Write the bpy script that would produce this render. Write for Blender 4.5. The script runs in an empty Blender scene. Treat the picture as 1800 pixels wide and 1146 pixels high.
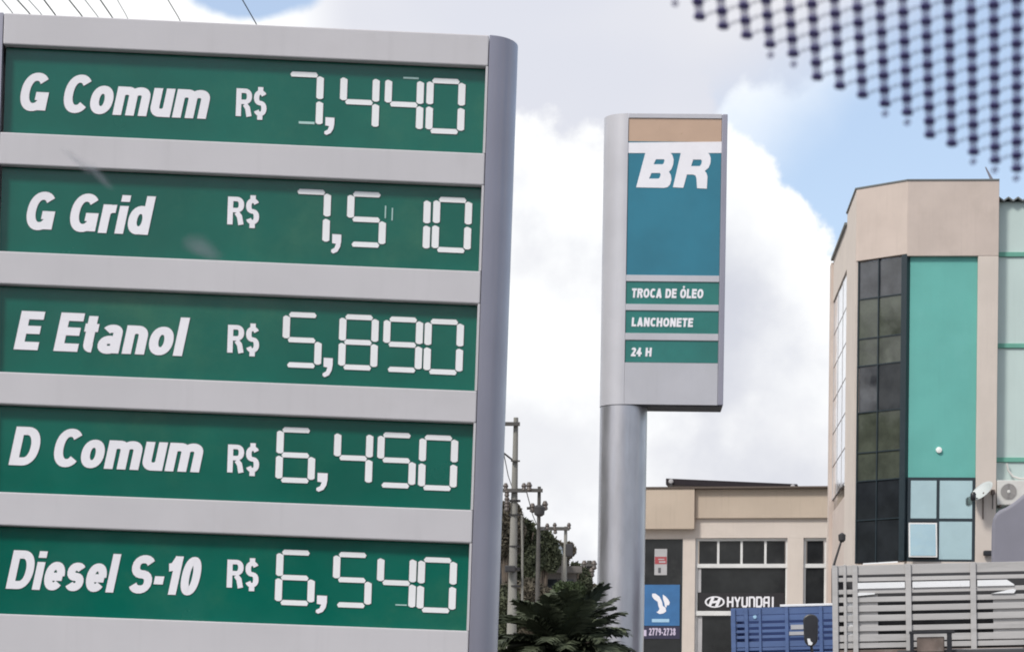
import bpy, bmesh, math, random
from mathutils import Vector, Matrix

# ------------------------------------------------------------------ camera
R = math.radians
FPX, CX, HY, ROLL = 5000.0, 900.0, 1400.0, 0.0105      # focal length in photo pixels, principal point, roll
EYE = Vector((0.0, 0.0, 1.35))
RIGHT = Vector((math.cos(ROLL), 0, math.sin(ROLL)))
UP = Vector((-math.sin(ROLL), 0, math.cos(ROLL)))
FWD = Vector((0, 1, 0))
scene = bpy.context.scene
C = scene.collection
cam_data = bpy.data.cameras.new('camera')
cam = bpy.data.objects.new('camera', cam_data)
C.objects.link(cam)
m = Matrix.Identity(4)
for i, v in enumerate((RIGHT, UP, -FWD)):
    for j in range(3):
        m[j][i] = v[j]
m.translation = EYE
cam.matrix_world = m
cam_data.sensor_width = 36.0
cam_data.lens = FPX / 1800.0 * 36.0
cam_data.shift_y = (HY - 573.0) / 1800.0
cam_data.clip_start = 0.05
cam_data.clip_end = 3000.0
cam_data.dof.use_dof = True
cam_data.dof.focus_distance = 22.0
cam_data.dof.aperture_fstop = 78.0
scene.camera = cam
scene.cycles.transparent_max_bounces = 48
scene.cycles.filter_width = 1.9

# ------------------------------------------------------------------ world
SUN_EL, SUN_AZ = 44.0, -140.0       # azimuth measured from +Y towards +X; the sun is behind the camera, to the left
scene.view_settings.view_transform = 'Standard'
scene.view_settings.look = 'None'
scene.view_settings.exposure = 0.3
scene.view_settings.gamma = 1.0
scene.view_settings.use_curve_mapping = False
world = bpy.data.worlds.new('World')
scene.world = world
world.use_nodes = True
NT = world.node_tree
for n in list(NT.nodes):
    NT.nodes.remove(n)


class X:
    """A scalar socket with arithmetic."""
    def __init__(s, sock, nt):
        s.s, s.nt = sock, nt

    def op(s, kind, *others, clamp=False):
        n = s.nt.nodes.new('ShaderNodeMath')
        n.operation = kind
        n.use_clamp = clamp
        for k, a in enumerate((s,) + others):
            if isinstance(a, X):
                s.nt.links.new(a.s, n.inputs[k])
            else:
                n.inputs[k].default_value = a
        return X(n.outputs[0], s.nt)

    def __add__(s, o): return s.op('ADD', o)
    def __sub__(s, o): return s.op('SUBTRACT', o)
    def __mul__(s, o): return s.op('MULTIPLY', o)
    def mn(s, o): return s.op('MINIMUM', o)
    def mx(s, o): return s.op('MAXIMUM', o)

    def ramp(s, a, b, lo=0.0, hi=1.0):
        n = s.nt.nodes.new('ShaderNodeMapRange')
        n.interpolation_type = 'SMOOTHSTEP'
        s.nt.links.new(s.s, n.inputs[0])
        for k, v in zip((1, 2, 3, 4), (a, b, lo, hi)):
            n.inputs[k].default_value = v
        return X(n.outputs[0], s.nt)


def noise(nt, vec, scale, detail=6.0, rough=0.55, off=(0, 0, 0), stretch=(1, 1, 1), dist=0.0):
    mp = nt.nodes.new('ShaderNodeMapping')
    mp.inputs['Location'].default_value = off
    mp.inputs['Scale'].default_value = stretch
    nt.links.new(vec, mp.inputs['Vector'])
    n = nt.nodes.new('ShaderNodeTexNoise')
    n.inputs['Scale'].default_value = scale
    n.inputs['Detail'].default_value = detail
    n.inputs['Roughness'].default_value = rough
    n.inputs['Distortion'].default_value = dist
    nt.links.new(mp.outputs[0], n.inputs['Vector'])
    return X(n.outputs['Fac'], nt)


def mixc(nt, fac, a, b):
    n = nt.nodes.new('ShaderNodeMix')
    n.data_type = 'RGBA'
    nt.links.new(fac.s, n.inputs[0])
    for k, c in ((6, a), (7, b)):
        if isinstance(c, tuple):
            n.inputs[k].default_value = (*c, 1)
        else:
            nt.links.new(c, n.inputs[k])
    return n.outputs[2]


tc = NT.nodes.new('ShaderNodeTexCoord')
sep = NT.nodes.new('ShaderNodeSeparateXYZ')
NT.links.new(tc.outputs['Generated'], sep.inputs[0])
DIR = tc.outputs['Generated']
sx, sy, sz = (X(sep.outputs[i], NT) for i in range(3))
n_big = noise(NT, DIR, 3.2, 4, 0.5, off=(3.1, 0, 1.7))
n_mid = noise(NT, DIR, 11.0, 7, 0.52, off=(0.4, 0.0, 2.2))
n_fine = noise(NT, DIR, 24.0, 8, 0.55, off=(5.4, 1.0, 0.2))
n_soft = noise(NT, DIR, 8.0, 3, 0.45, off=(1.4, 2.0, 7.2), stretch=(1, 1, 1.8))
puff = (n_mid - 0.5) * 0.085 + (n_fine - 0.5) * 0.05
# the wedge of blue sky to the right, between the cumulus edge and the thin veil above it
d1 = (sx - 0.0715) * 0.791 + (sz - 0.2329) * 0.611
d2 = (sx - 0.068) * 0.595 - (sz - 0.2329) * 0.803
d1p = d1 + puff
wedge = d1p.ramp(-0.001, 0.0045) * (d2 + (n_mid - 0.5) * 0.05).ramp(-0.016, 0.035)
# small opening over the price sign
ex = (sx + 0.093) * 0.42
ez = (sz - 0.2725)
hole = (ex * ex + ez * ez).op('SQRT') * -1.0 + 0.0095 + puff * 0.22
gap = hole.ramp(-0.001, 0.003)
# scattered openings over the rest of the sky
away = sy.ramp(0.97, 0.90)
rest = (n_big + (n_mid - 0.5) * 0.35).ramp(0.53, 0.60) * away
veil_far = (sx.ramp(0.24, 0.5) * (n_big + (n_mid - 0.5) * 0.3).ramp(0.52, 0.44)) * -1.0 + 1.0
blue = (wedge * veil_far).mx(gap).mx(rest)
# cloud shading: sunlit cumulus below a ragged top, grey bellies, a thin veil above
top = (sz * -1.0 + 0.221 + (n_mid - 0.5) * 0.11 + (n_fine - 0.5) * 0.05 - (sx.op('ABSOLUTE') * 0.02) + sx.ramp(0.060, 0.078) * 0.022)
cum = top.ramp(-0.002, 0.008)
belly = (n_soft * 0.85 + n_mid * 0.60 + n_fine * 0.30 + (sz - 0.17) * 1.6).ramp(0.84, 1.02)
rim = d1p.ramp(-0.055, -0.004)
leftw = sx.ramp(-0.055, -0.085)
bright = (belly.mx(rim * 0.95)) * cum
bright = bright.mx(leftw * (n_mid.ramp(0.25, 0.5)))
veil = n_soft.ramp(0.35, 0.7)
cshade = mixc(NT, veil, (0.63, 0.64, 0.715), (0.735, 0.725, 0.76))
ccum = mixc(NT, n_mid.ramp(0.35, 0.62), (0.57, 0.58, 0.65), (0.74, 0.74, 0.775))
cbase = mixc(NT, cum, cshade, ccum)
cloud = mixc(NT, bright, cbase, (0.92, 0.92, 0.93))
sky = NT.nodes.new('ShaderNodeTexSky')
sky.sky_type = 'NISHITA'
sky.sun_disc = False
sky.sun_elevation = R(SUN_EL)
sky.sun_rotation = R(SUN_AZ)
sky.air_density = 1.0
sky.dust_density = 1.2
sky.ozone_density = 1.5
bg_sky = NT.nodes.new('ShaderNodeBackground')
bg_sky.inputs[1].default_value = 0.09
NT.links.new(sky.outputs[0], bg_sky.inputs[0])
bg_veil = NT.nodes.new('ShaderNodeBackground')        # thin bright haze in front of the blue
bg_veil.inputs[0].default_value = (0.385, 0.42, 0.51, 1)
bg_veil.inputs[1].default_value = 0.58
addb = NT.nodes.new('ShaderNodeAddShader')
NT.links.new(bg_sky.outputs[0], addb.inputs[0])
NT.links.new(bg_veil.outputs[0], addb.inputs[1])
bg_cloud = NT.nodes.new('ShaderNodeBackground')
NT.links.new(cloud, bg_cloud.inputs[0])
mixs = NT.nodes.new('ShaderNodeMixShader')
NT.links.new(blue.s, mixs.inputs[0])
NT.links.new(bg_cloud.outputs[0], mixs.inputs[1])
NT.links.new(addb.outputs[0], mixs.inputs[2])
wout = NT.nodes.new('ShaderNodeOutputWorld')
NT.links.new(mixs.outputs[0], wout.inputs[0])

sun_data = bpy.data.lights.new('sun', 'SUN')
sun_data.energy = 2.3
sun_data.angle = R(10)
sun_data.color = (1.0, 0.955, 0.9)
sun = bpy.data.objects.new('sun', sun_data)
C.objects.link(sun)
az, el = R(SUN_AZ), R(SUN_EL)
sd = Vector((math.sin(az) * math.cos(el), math.cos(az) * math.cos(el), math.sin(el)))
sun.rotation_euler = (-sd).to_track_quat('-Z', 'Y').to_euler()
sun.location = sd * 30 + Vector((0, 0, 5))


# ------------------------------------------------------------------ materials
def mat(name, col, rough=0.5, metal=0.0, var=0.06, scale=3.0, bump=0.0, bscale=30.0, spec=0.5,
        streak=0.0, dirt_or_refl=None, dirt_or_refl_amt=0.35, dirt_or_refl_scale=1.2, stretch=(1, 1, 1), coat=0.0, local=True):
    m = bpy.data.materials.new(name)
    m.use_nodes = True
    nt = m.node_tree
    b = nt.nodes['Principled BSDF']
    b.inputs['Roughness'].default_value = rough
    b.inputs['Metallic'].default_value = metal
    b.inputs['Specular IOR Level'].default_value = spec
    b.inputs['Coat Weight'].default_value = coat
    t = nt.nodes.new('ShaderNodeTexCoord')
    v = t.outputs['Object']
    n = noise(nt, v, scale, 6, 0.6, stretch=stretch)
    lo = tuple(max(0.0, c * (1 - var)) for c in col)
    hi = tuple(min(1.0, c * (1 + var)) for c in col)
    out = mixc(nt, n.ramp(0.3, 0.7), lo, hi)
    if dirt_or_refl:
        dn = noise(nt, v, dirt_or_refl_scale, 9, 0.68, off=(4, 7, 1), stretch=stretch)
        out = mixc(nt, dn.ramp(0.52, 0.78) * dirt_or_refl_amt, out, dirt_or_refl)
    if streak > 0:
        sn = noise(nt, v, 6.0, 5, 0.6, off=(9, 2, 3), stretch=(3.0, 3.0, 0.12))
        out = mixc(nt, sn.ramp(0.5, 0.8) * streak, out, tuple(c * 0.45 for c in col))
    nt.links.new(out, b.inputs['Base Color'])
    rn = noise(nt, v, scale * 2.3, 5, 0.6, off=(2, 2, 8), stretch=stretch)
    rr = rn.ramp(0.2, 0.8, max(0.0, rough - 0.07), min(1.0, rough + 0.09))
    nt.links.new(rr.s, b.inputs['Roughness'])
    if bump > 0:
        bn = noise(nt, v, bscale, 6, 0.6, off=(1, 5, 3), stretch=stretch)
        bp = nt.nodes.new('ShaderNodeBump')
        bp.inputs['Strength'].default_value = 0.6
        bp.inputs['Distance'].default_value = bump
        nt.links.new(bn.s, bp.inputs['Height'])
        nt.links.new(bp.outputs[0], b.inputs['Normal'])
    return m


def sheer(name, col, alpha, rough=0.6):
    m = bpy.data.materials.new(name)
    m.use_nodes = True
    nt = m.node_tree
    b = nt.nodes['Principled BSDF']
    b.inputs['Base Color'].default_value = (*col, 1)
    b.inputs['Roughness'].default_value = rough
    b.inputs['Specular IOR Level'].default_value = 0.1
    b.inputs['Alpha'].default_value = alpha
    return m


M = {}
M['alu'] = mat('painted_aluminium', (0.53, 0.51, 0.53), 0.42, 0.0, 0.035, 1.3, 0.0012, 3.0, streak=0.10, dirt_or_refl=(0.33, 0.31, 0.30), dirt_or_refl_amt=0.16)
M['alu_shaded'] = mat('shaded_aluminium', (0.30, 0.29, 0.345), 0.34, 0.35, 0.04, 1.0, 0.001, 3.0, streak=0.14)  # same aluminium as the beams, with the turned-away side's shade in its colour
M['back'] = mat('sign_carcass', (0.10, 0.10, 0.11), 0.7)
M['green'] = mat('green_acrylic', (0.0012, 0.108, 0.076), 0.20, 0.0, 0.14, 1.1, 0.0007, 2.2, dirt_or_refl=(0.055, 0.175, 0.10), dirt_or_refl_amt=0.6, dirt_or_refl_scale=0.7, spec=0.5)  # pale olive blotches: windscreen reflections painted into the panel colour
M['white_letter'] = mat('white_vinyl', (0.80, 0.78, 0.82), 0.45, 0, 0.03)
M['edge_grey'] = mat('letter_edge', (0.05, 0.09, 0.085), 0.5)
M['segment'] = mat('segment_white', (0.80, 0.80, 0.81), 0.4, 0, 0.03)
M['sliver'] = mat('segment_sliver', (0.38, 0.55, 0.52), 0.4)
M['pole_alu'] = mat('brushed_aluminium_pole', (0.47, 0.46, 0.49), 0.34, 0.8, 0.10, 1.2, 0.0022, 3.0, stretch=(2, 2, 0.6), streak=0.16, dirt_or_refl=(0.34, 0.33, 0.34), dirt_or_refl_amt=0.35, dirt_or_refl_scale=1.6)
M['head_alu'] = mat('totem_aluminium', (0.50, 0.49, 0.52), 0.4, 0.25, 0.06, 0.9, 0.001, 3.0, streak=0.08)
M['tan_panel'] = mat('tan_acrylic', (0.50, 0.345, 0.25), 0.3, 0, 0.04, 2)
M['teal_panel'] = mat('teal_acrylic', (0.022, 0.170, 0.245), 0.16, 0, 0.08, 0.8)
M['green_small'] = mat('green_acrylic_small', (0.018, 0.165, 0.145), 0.16, 0, 0.12, 1.1)
M['beige'] = mat('beige_render', (0.545, 0.455, 0.405), 0.85, 0, 0.05, 1.2, 0.004, 18, streak=0.16, dirt_or_refl=(0.30, 0.25, 0.21), dirt_or_refl_amt=0.2)
M['cream'] = mat('cream_render', (0.60, 0.525, 0.47), 0.85, 0, 0.04, 1.1, 0.004, 18, streak=0.14, dirt_or_refl=(0.38, 0.33, 0.29), dirt_or_refl_amt=0.18)
M['tan_wall'] = mat('tan_render', (0.49, 0.40, 0.32), 0.85, 0, 0.05, 0.8, 0.004, 18, streak=0.16)
M['brown_trim'] = mat('brown_trim', (0.10, 0.075, 0.06), 0.7)
M['teal_wall'] = mat('turquoise_render', (0.125, 0.41, 0.365), 0.7, 0, 0.05, 0.9, 0.003, 14, streak=0.08, dirt_or_refl=(0.16, 0.46, 0.42), dirt_or_refl_amt=0.35)
M['mint'] = mat('pale_mint_cladding', (0.50, 0.60, 0.575), 0.55, 0, 0.03, 1.2, streak=0.08)
M['mint_trim'] = mat('green_trim', (0.13, 0.36, 0.28), 0.6)
M['roof_sheet'] = mat('corrugated_roof', (0.16, 0.17, 0.17), 0.6, 0.2)
M['dark_frame'] = mat('dark_frame', (0.018, 0.03, 0.038), 0.35)
M['dark_glass'] = mat('dark_tinted_glass', (0.020, 0.023, 0.027), 0.05, 0, 0.3, 1.6, 0.002, 0.9, spec=0.5)
M['olive_refl_glass'] = mat('glass_olive_reflection', (0.060, 0.068, 0.052), 0.07, 0, 0.35, 1.8, 0.003, 0.8, spec=0.9, dirt_or_refl=(0.03, 0.03, 0.03), dirt_or_refl_amt=0.8, dirt_or_refl_scale=1.6)  # olive of mirrored buildings painted into the pane, dark blotches as murky reflections
M['sky_tint_glass'] = mat('glass_sky_reflection', (0.055, 0.058, 0.066), 0.06, 0, 0.4, 1.6, 0.003, 0.8, spec=0.9, dirt_or_refl=(0.015, 0.015, 0.02), dirt_or_refl_amt=0.8, dirt_or_refl_scale=1.8)  # grey tint of the mirrored sky painted into the pane colour
M['mirror_glass'] = mat('mirrored_glass', (0.50, 0.66, 0.67), 0.06, 0.85, 0.04, 1.5, 0.0006, 1.3)
M['side_glass'] = mat('bright_side_glass', (0.86, 0.88, 0.92), 0.12, 0.75, 0.03, 1.0)
M['shop_glass'] = mat('showroom_glass', (0.014, 0.015, 0.016), 0.05, 0, 0.5, 0.9, 0.001, 1.0, spec=0.32, dirt_or_refl=(0.04, 0.04, 0.04), dirt_or_refl_amt=0.7)
M['white_frame'] = mat('white_frame', (0.66, 0.65, 0.64), 0.5)
M['sign_black'] = mat('black_sign_band', (0.018, 0.015, 0.017), 0.35)
M['poster_blue'] = mat('blue_poster', (0.035, 0.14, 0.33), 0.5, 0, 0.1, 2.5)
M['poster_grey'] = mat('poster_paper', (0.42, 0.41, 0.42), 0.6)
M['poster_red'] = mat('poster_red', (0.36, 0.06, 0.07), 0.6)
M['banner_dark'] = mat('dark_banner', (0.028, 0.025, 0.06), 0.5)
M['pale_blue'] = mat('pale_blue_print', (0.35, 0.55, 0.72), 0.5)
M['lilac'] = mat('lilac_print', (0.55, 0.48, 0.62), 0.5)
M['solar'] = mat('dark_solar_panel', (0.025, 0.02, 0.024), 0.6, spec=0.2)
M['olive_wall'] = mat('olive_render', (0.30, 0.30, 0.20), 0.9, 0, 0.1, 0.5)
M['opp_wall'] = mat('shop_row_render', (0.07, 0.075, 0.065), 0.9, 0, 0.3, 0.5)
M['concrete_pole'] = mat('weathered_concrete', (0.27, 0.26, 0.235), 0.9, 0, 0.15, 2.0, 0.004, 20, dirt_or_refl=(0.09, 0.08, 0.07), dirt_or_refl_amt=0.6, stretch=(1, 1, 0.4))
M['dark_pole'] = mat('dark_weathered_pole', (0.09, 0.085, 0.08), 0.9, 0, 0.2, 2.0)
M['dark_iron'] = mat('dark_iron', (0.045, 0.043, 0.045), 0.6, 0.2)
M['ceramic'] = mat('insulator_ceramic', (0.10, 0.08, 0.07), 0.35)
M['cable'] = mat('cable_rubber', (0.045, 0.045, 0.05), 0.7)
M['cable_pale'] = mat('cable_pale_sheath', (0.30, 0.30, 0.31), 0.7)
M['leaf_dark'] = mat('dark_foliage', (0.060, 0.068, 0.040), 0.7, 0, 0.5, 0.9, spec=0.25)
M['leaf_brown'] = mat('brownish_foliage', (0.105, 0.092, 0.070), 0.8, 0, 0.4, 0.8, spec=0.2)
M['leaf_green'] = mat('green_foliage', (0.060, 0.085, 0.038), 0.65, 0, 0.4, 1.0, spec=0.3)
M['bark'] = mat('bark', (0.09, 0.07, 0.055), 0.95, 0, 0.3, 4)
M['palm_leaf'] = mat('palm_leaf', (0.075, 0.088, 0.055), 0.6, 0, 0.4, 2.0, spec=0.2)
M['old_wall'] = mat('old_hillside_wall', (0.15, 0.135, 0.125), 0.95, 0, 0.25, 0.7, 0.01, 8, dirt_or_refl=(0.05, 0.05, 0.04), dirt_or_refl_amt=0.8, dirt_or_refl_scale=0.6)
M['pale_roof'] = mat('pale_sheet_roof', (0.24, 0.26, 0.26), 0.6, 0, 0.2, 0.8)
M['blue_wood'] = mat('blue_painted_wood', (0.075, 0.125, 0.27), 0.5, 0, 0.14, 3.0, 0.001, 20, stretch=(0.3, 1, 2), dirt_or_refl=(0.13, 0.17, 0.28), dirt_or_refl_amt=0.5)
M['blue_dark'] = mat('blue_inside_shade', (0.018, 0.04, 0.14), 0.7)
M['grey_wood'] = mat('weathered_grey_paint', (0.42, 0.405, 0.40), 0.7, 0, 0.10, 3.0, 0.001, 20, stretch=(0.25, 1, 2), dirt_or_refl=(0.15, 0.14, 0.13), dirt_or_refl_amt=0.55, dirt_or_refl_scale=3.5)
M['truck_dark'] = mat('truck_dark_or_shade', (0.05, 0.05, 0.055), 0.8)
M['chrome_bar'] = mat('bright_metal_bar', (0.84, 0.84, 0.85), 0.3, 0.2, 0.03)
M['rust'] = mat('rusty_steel', (0.15, 0.115, 0.10), 0.8, 0.1, 0.3, 5, dirt_or_refl=(0.33, 0.31, 0.30), dirt_or_refl_amt=0.6, dirt_or_refl_scale=5)
M['black_plastic'] = mat('black_plastic', (0.018, 0.018, 0.022), 0.35)
M['rubber'] = mat('tyre_rubber', (0.02, 0.02, 0.02), 0.85)
M['cab_white'] = mat('truck_cab_paint', (0.45, 0.45, 0.45), 0.35)
M['cab_blue'] = mat('truck_cab_blue', (0.04, 0.10, 0.30), 0.35)
M['tarp'] = mat('grey_tarpaulin', (0.21, 0.205, 0.245), 0.6, 0, 0.06, 1.4, 0.004, 5, streak=0.08)
M['ac_white'] = mat('ac_casing', (0.62, 0.60, 0.57), 0.5, 0, 0.05, 4, dirt_or_refl=(0.35, 0.32, 0.28), dirt_or_refl_amt=0.3)
M['ac_grille'] = mat('ac_grille', (0.22, 0.20, 0.20), 0.6)
M['dish'] = mat('dish_enamel', (0.50, 0.52, 0.52), 0.4, 0, 0.06)
M['lamp_white'] = mat('lamp_glass', (0.85, 0.85, 0.82), 0.3)
M['asphalt'] = mat('asphalt', (0.055, 0.055, 0.057), 0.9, 0, 0.25, 0.6, 0.004, 40, dirt_or_refl=(0.10, 0.095, 0.09), dirt_or_refl_amt=0.5)
M['forecourt'] = mat('forecourt_concrete', (0.26, 0.25, 0.235), 0.85, 0, 0.12, 0.4, 0.003, 30)
M['kerb'] = mat('kerb_concrete', (0.36, 0.35, 0.33), 0.9)
M['frit'] = sheer('dark_ceramic_print', (0.125, 0.10, 0.32), 0.84)
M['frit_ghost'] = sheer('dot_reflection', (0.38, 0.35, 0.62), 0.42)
M['frit_thin'] = sheer('thin_print', (0.36, 0.34, 0.50), 0.24)
M['glass_mark'] = sheer('water_mark_or_reflection', (0.92, 0.95, 1.0), 0.05)  # pale film for water marks and painted windscreen reflections

clear = bpy.data.materials.new('clear_glass')
clear.use_nodes = True
_n = clear.node_tree
_n.nodes.remove(_n.nodes['Principled BSDF'])
_t = _n.nodes.new('ShaderNodeBsdfTransparent')
_t.inputs[0].default_value = (0.985, 0.99, 0.985, 1)
_n.links.new(_t.outputs[0], _n.nodes['Material Output'].inputs[0])
M['clear'] = clear


# ------------------------------------------------------------------ helpers
def ray(x, y):
    return RIGHT * ((x - CX) / FPX) + FWD + UP * ((HY - y) / FPX)


def at(x, y, depth):
    return EYE + ray(x, y) * depth


class Frame:
    """A standing plane with local axes u (right), w (into the plane), v (up); its origin lies on the ground."""
    def __init__(s, x, y, depth, yaw, tilt=0.0):
        o = at(x, y, depth)
        u0 = Vector((math.cos(yaw), math.sin(yaw), 0))
        v0 = Vector((0, 0, 1))
        s.u = u0 * math.cos(tilt) - v0 * math.sin(tilt)
        s.v = v0 * math.cos(tilt) + u0 * math.sin(tilt)
        s.w = s.v.cross(s.u)            # points away from the camera
        s.o = o - s.v * (o.z / s.v.z)

    def p(s, x, y, w=0.0):
        """photo pixel -> (u, v) on the plane w metres behind the face"""
        d = ray(x, y)
        t = ((s.o + s.w * w) - EYE).dot(s.w) / d.dot(s.w)
        q = EYE + d * t - s.o
        return q.dot(s.u), q.dot(s.v)

    def matrix(s):
        m = Matrix.Identity(4)
        for i, a in enumerate((s.u, s.w, s.v)):
            for j in range(3):
                m[j][i] = a[j]
        m.translation = s.o
        return m

    def loc(s, u, w, v):
        return s.o + s.u * u + s.w * w + s.v * v


def tag(o, label=None, cat=None, group=None, kind=None):
    if label: o['label'] = label
    if cat: o['category'] = cat
    if group: o['group'] = group
    if kind: o['kind'] = kind
    return o


def empty(name, matrix=None, loc=None, label=None, cat=None, group=None):
    o = bpy.data.objects.new(name, None)
    C.objects.link(o)
    o.empty_display_size = 0.3
    if matrix is not None: o.matrix_world = matrix
    if loc is not None: o.location = loc
    return tag(o, label, cat, group)


class MB:
    def __init__(s):
        s.vs, s.fs = [], []

    def add(s, vs, fs):
        k = len(s.vs)
        s.vs += [tuple(v) for v in vs]
        s.fs += [tuple(i + k for i in f) for f in fs]
        return s

    def box(s, x0, x1, y0, y1, z0, z1):
        x0, x1 = min(x0, x1), max(x0, x1); y0, y1 = min(y0, y1), max(y0, y1); z0, z1 = min(z0, z1), max(z0, z1)
        v = [(x, y, z) for x in (x0, x1) for y in (y0, y1) for z in (z0, z1)]
        return s.add(v, [(0, 1, 3, 2), (4, 6, 7, 5), (0, 4, 5, 1), (2, 3, 7, 6), (0, 2, 6, 4), (1, 5, 7, 3)])

    def prism_y(s, poly, y0, y1):
        """poly in x,z extruded along y"""
        n = len(poly)
        v = [(a, y0, b) for a, b in poly] + [(a, y1, b) for a, b in poly]
        f = [tuple(range(n)), tuple(range(2 * n - 1, n - 1, -1))] + [(i, i + n, (i + 1) % n + n, (i + 1) % n) for i in range(n)]
        return s.add(v, f)

    def prism_z(s, poly, z0, z1):
        n = len(poly)
        v = [(a, b, z0) for a, b in poly] + [(a, b, z1) for a, b in poly]
        f = [tuple(range(n - 1, -1, -1)), tuple(range(n, 2 * n))] + [(i, (i + 1) % n, (i + 1) % n + n, i + n) for i in range(n)]
        return s.add(v, f)

    def prism_x(s, poly, x0, x1):
        n = len(poly)
        v = [(x0, a, b) for a, b in poly] + [(x1, a, b) for a, b in poly]
        f = [tuple(range(n)), tuple(range(2 * n - 1, n - 1, -1))] + [(i, i + n, (i + 1) % n + n, (i + 1) % n) for i in range(n)]
        return s.add(v, f)

    def tube(s, pts, rad, n=10, cap=True):
        pts = [Vector(p) for p in pts]
        if not isinstance(rad, (list, tuple)): rad = [rad] * len(pts)
        vs, fs = [], []
        ref = None
        for i, p in enumerate(pts):
            d = (pts[min(i + 1, len(pts) - 1)] - pts[max(i - 1, 0)]).normalized()
            if ref is None:
                ref = Vector((0, 0, 1)) if abs(d.z) < 0.9 else Vector((1, 0, 0))
            a = d.cross(ref).normalized(); b = d.cross(a).normalized()
            ref = -b if False else ref
            for k in range(n):
                t = 2 * math.pi * k / n
                vs.append(p + (a * math.cos(t) + b * math.sin(t)) * rad[i])
        for i in range(len(pts) - 1):
            for k in range(n):
                fs.append((i * n + k, i * n + (k + 1) % n, (i + 1) * n + (k + 1) % n, (i + 1) * n + k))
        if cap:
            fs.append(tuple(range(n - 1, -1, -1)))
            fs.append(tuple((len(pts) - 1) * n + k for k in range(n)))
        return s.add(vs, fs)

    def lathe(s, centre, prof, axis='z', n=16):
        """prof: list of (radius, height)"""
        c = Vector(centre)
        vs, fs = [], []
        for r, h in prof:
            for k in range(n):
                t = 2 * math.pi * k / n
                a, b = r * math.cos(t), r * math.sin(t)
                vs.append(c + (Vector((a, b, h)) if axis == 'z' else Vector((a, h, b)) if axis == 'y' else Vector((h, a, b))))
        for i in range(len(prof) - 1):
            for k in range(n):
                fs.append((i * n + k, i * n + (k + 1) % n, (i + 1) * n + (k + 1) % n, (i + 1) * n + k))
        fs.append(tuple(range(n - 1, -1, -1)))
        fs.append(tuple((len(prof) - 1) * n + k for k in range(n)))
        return s.add(vs, fs)

    def build(s, name, m, parent=None, bevel=0.0, smooth=False, segs=2, label=None, **kw):
        me = bpy.data.meshes.new(name)
        me.from_pydata(s.vs, [], s.fs)
        bm = bmesh.new(); bm.from_mesh(me)
        bmesh.ops.recalc_face_normals(bm, faces=bm.faces)
        bm.to_mesh(me); bm.free()
        me.materials.append(M[m] if isinstance(m, str) else m)
        if smooth:
            me.shade_smooth()
            try: me.set_sharp_from_angle(angle=R(38))
            except Exception: pass
        o = bpy.data.objects.new(name, me)
        C.objects.link(o)
        if parent: o.parent = parent
        if bevel:
            md = o.modifiers.new('bevel', 'BEVEL')
            md.width = bevel; md.segments = segs; md.limit_method = 'ANGLE'; md.angle_limit = R(40)
        if label: o['label'] = label
        for k, v in kw.items(): o[k] = v
        return o


def box(name, m, parent, x0, x1, y0, y1, z0, z1, bevel=0.0, label=None):
    return MB().box(x0, x1, y0, y1, z0, z1).build(name, m, parent, bevel, label=label)


def earc(cx, cy, rx, ry, a0, a1, n=14):
    """arc of a slightly squared ellipse"""
    out = []
    for k in range(n + 1):
        t = R(a0 + (a1 - a0) * k / n)
        c, q = math.cos(t), math.sin(t)
        out.append((cx + rx * math.copysign(abs(c) ** 0.9, c), cy + ry * math.copysign(abs(q) ** 0.9, q)))
    return out


XH = 0.74


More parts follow.
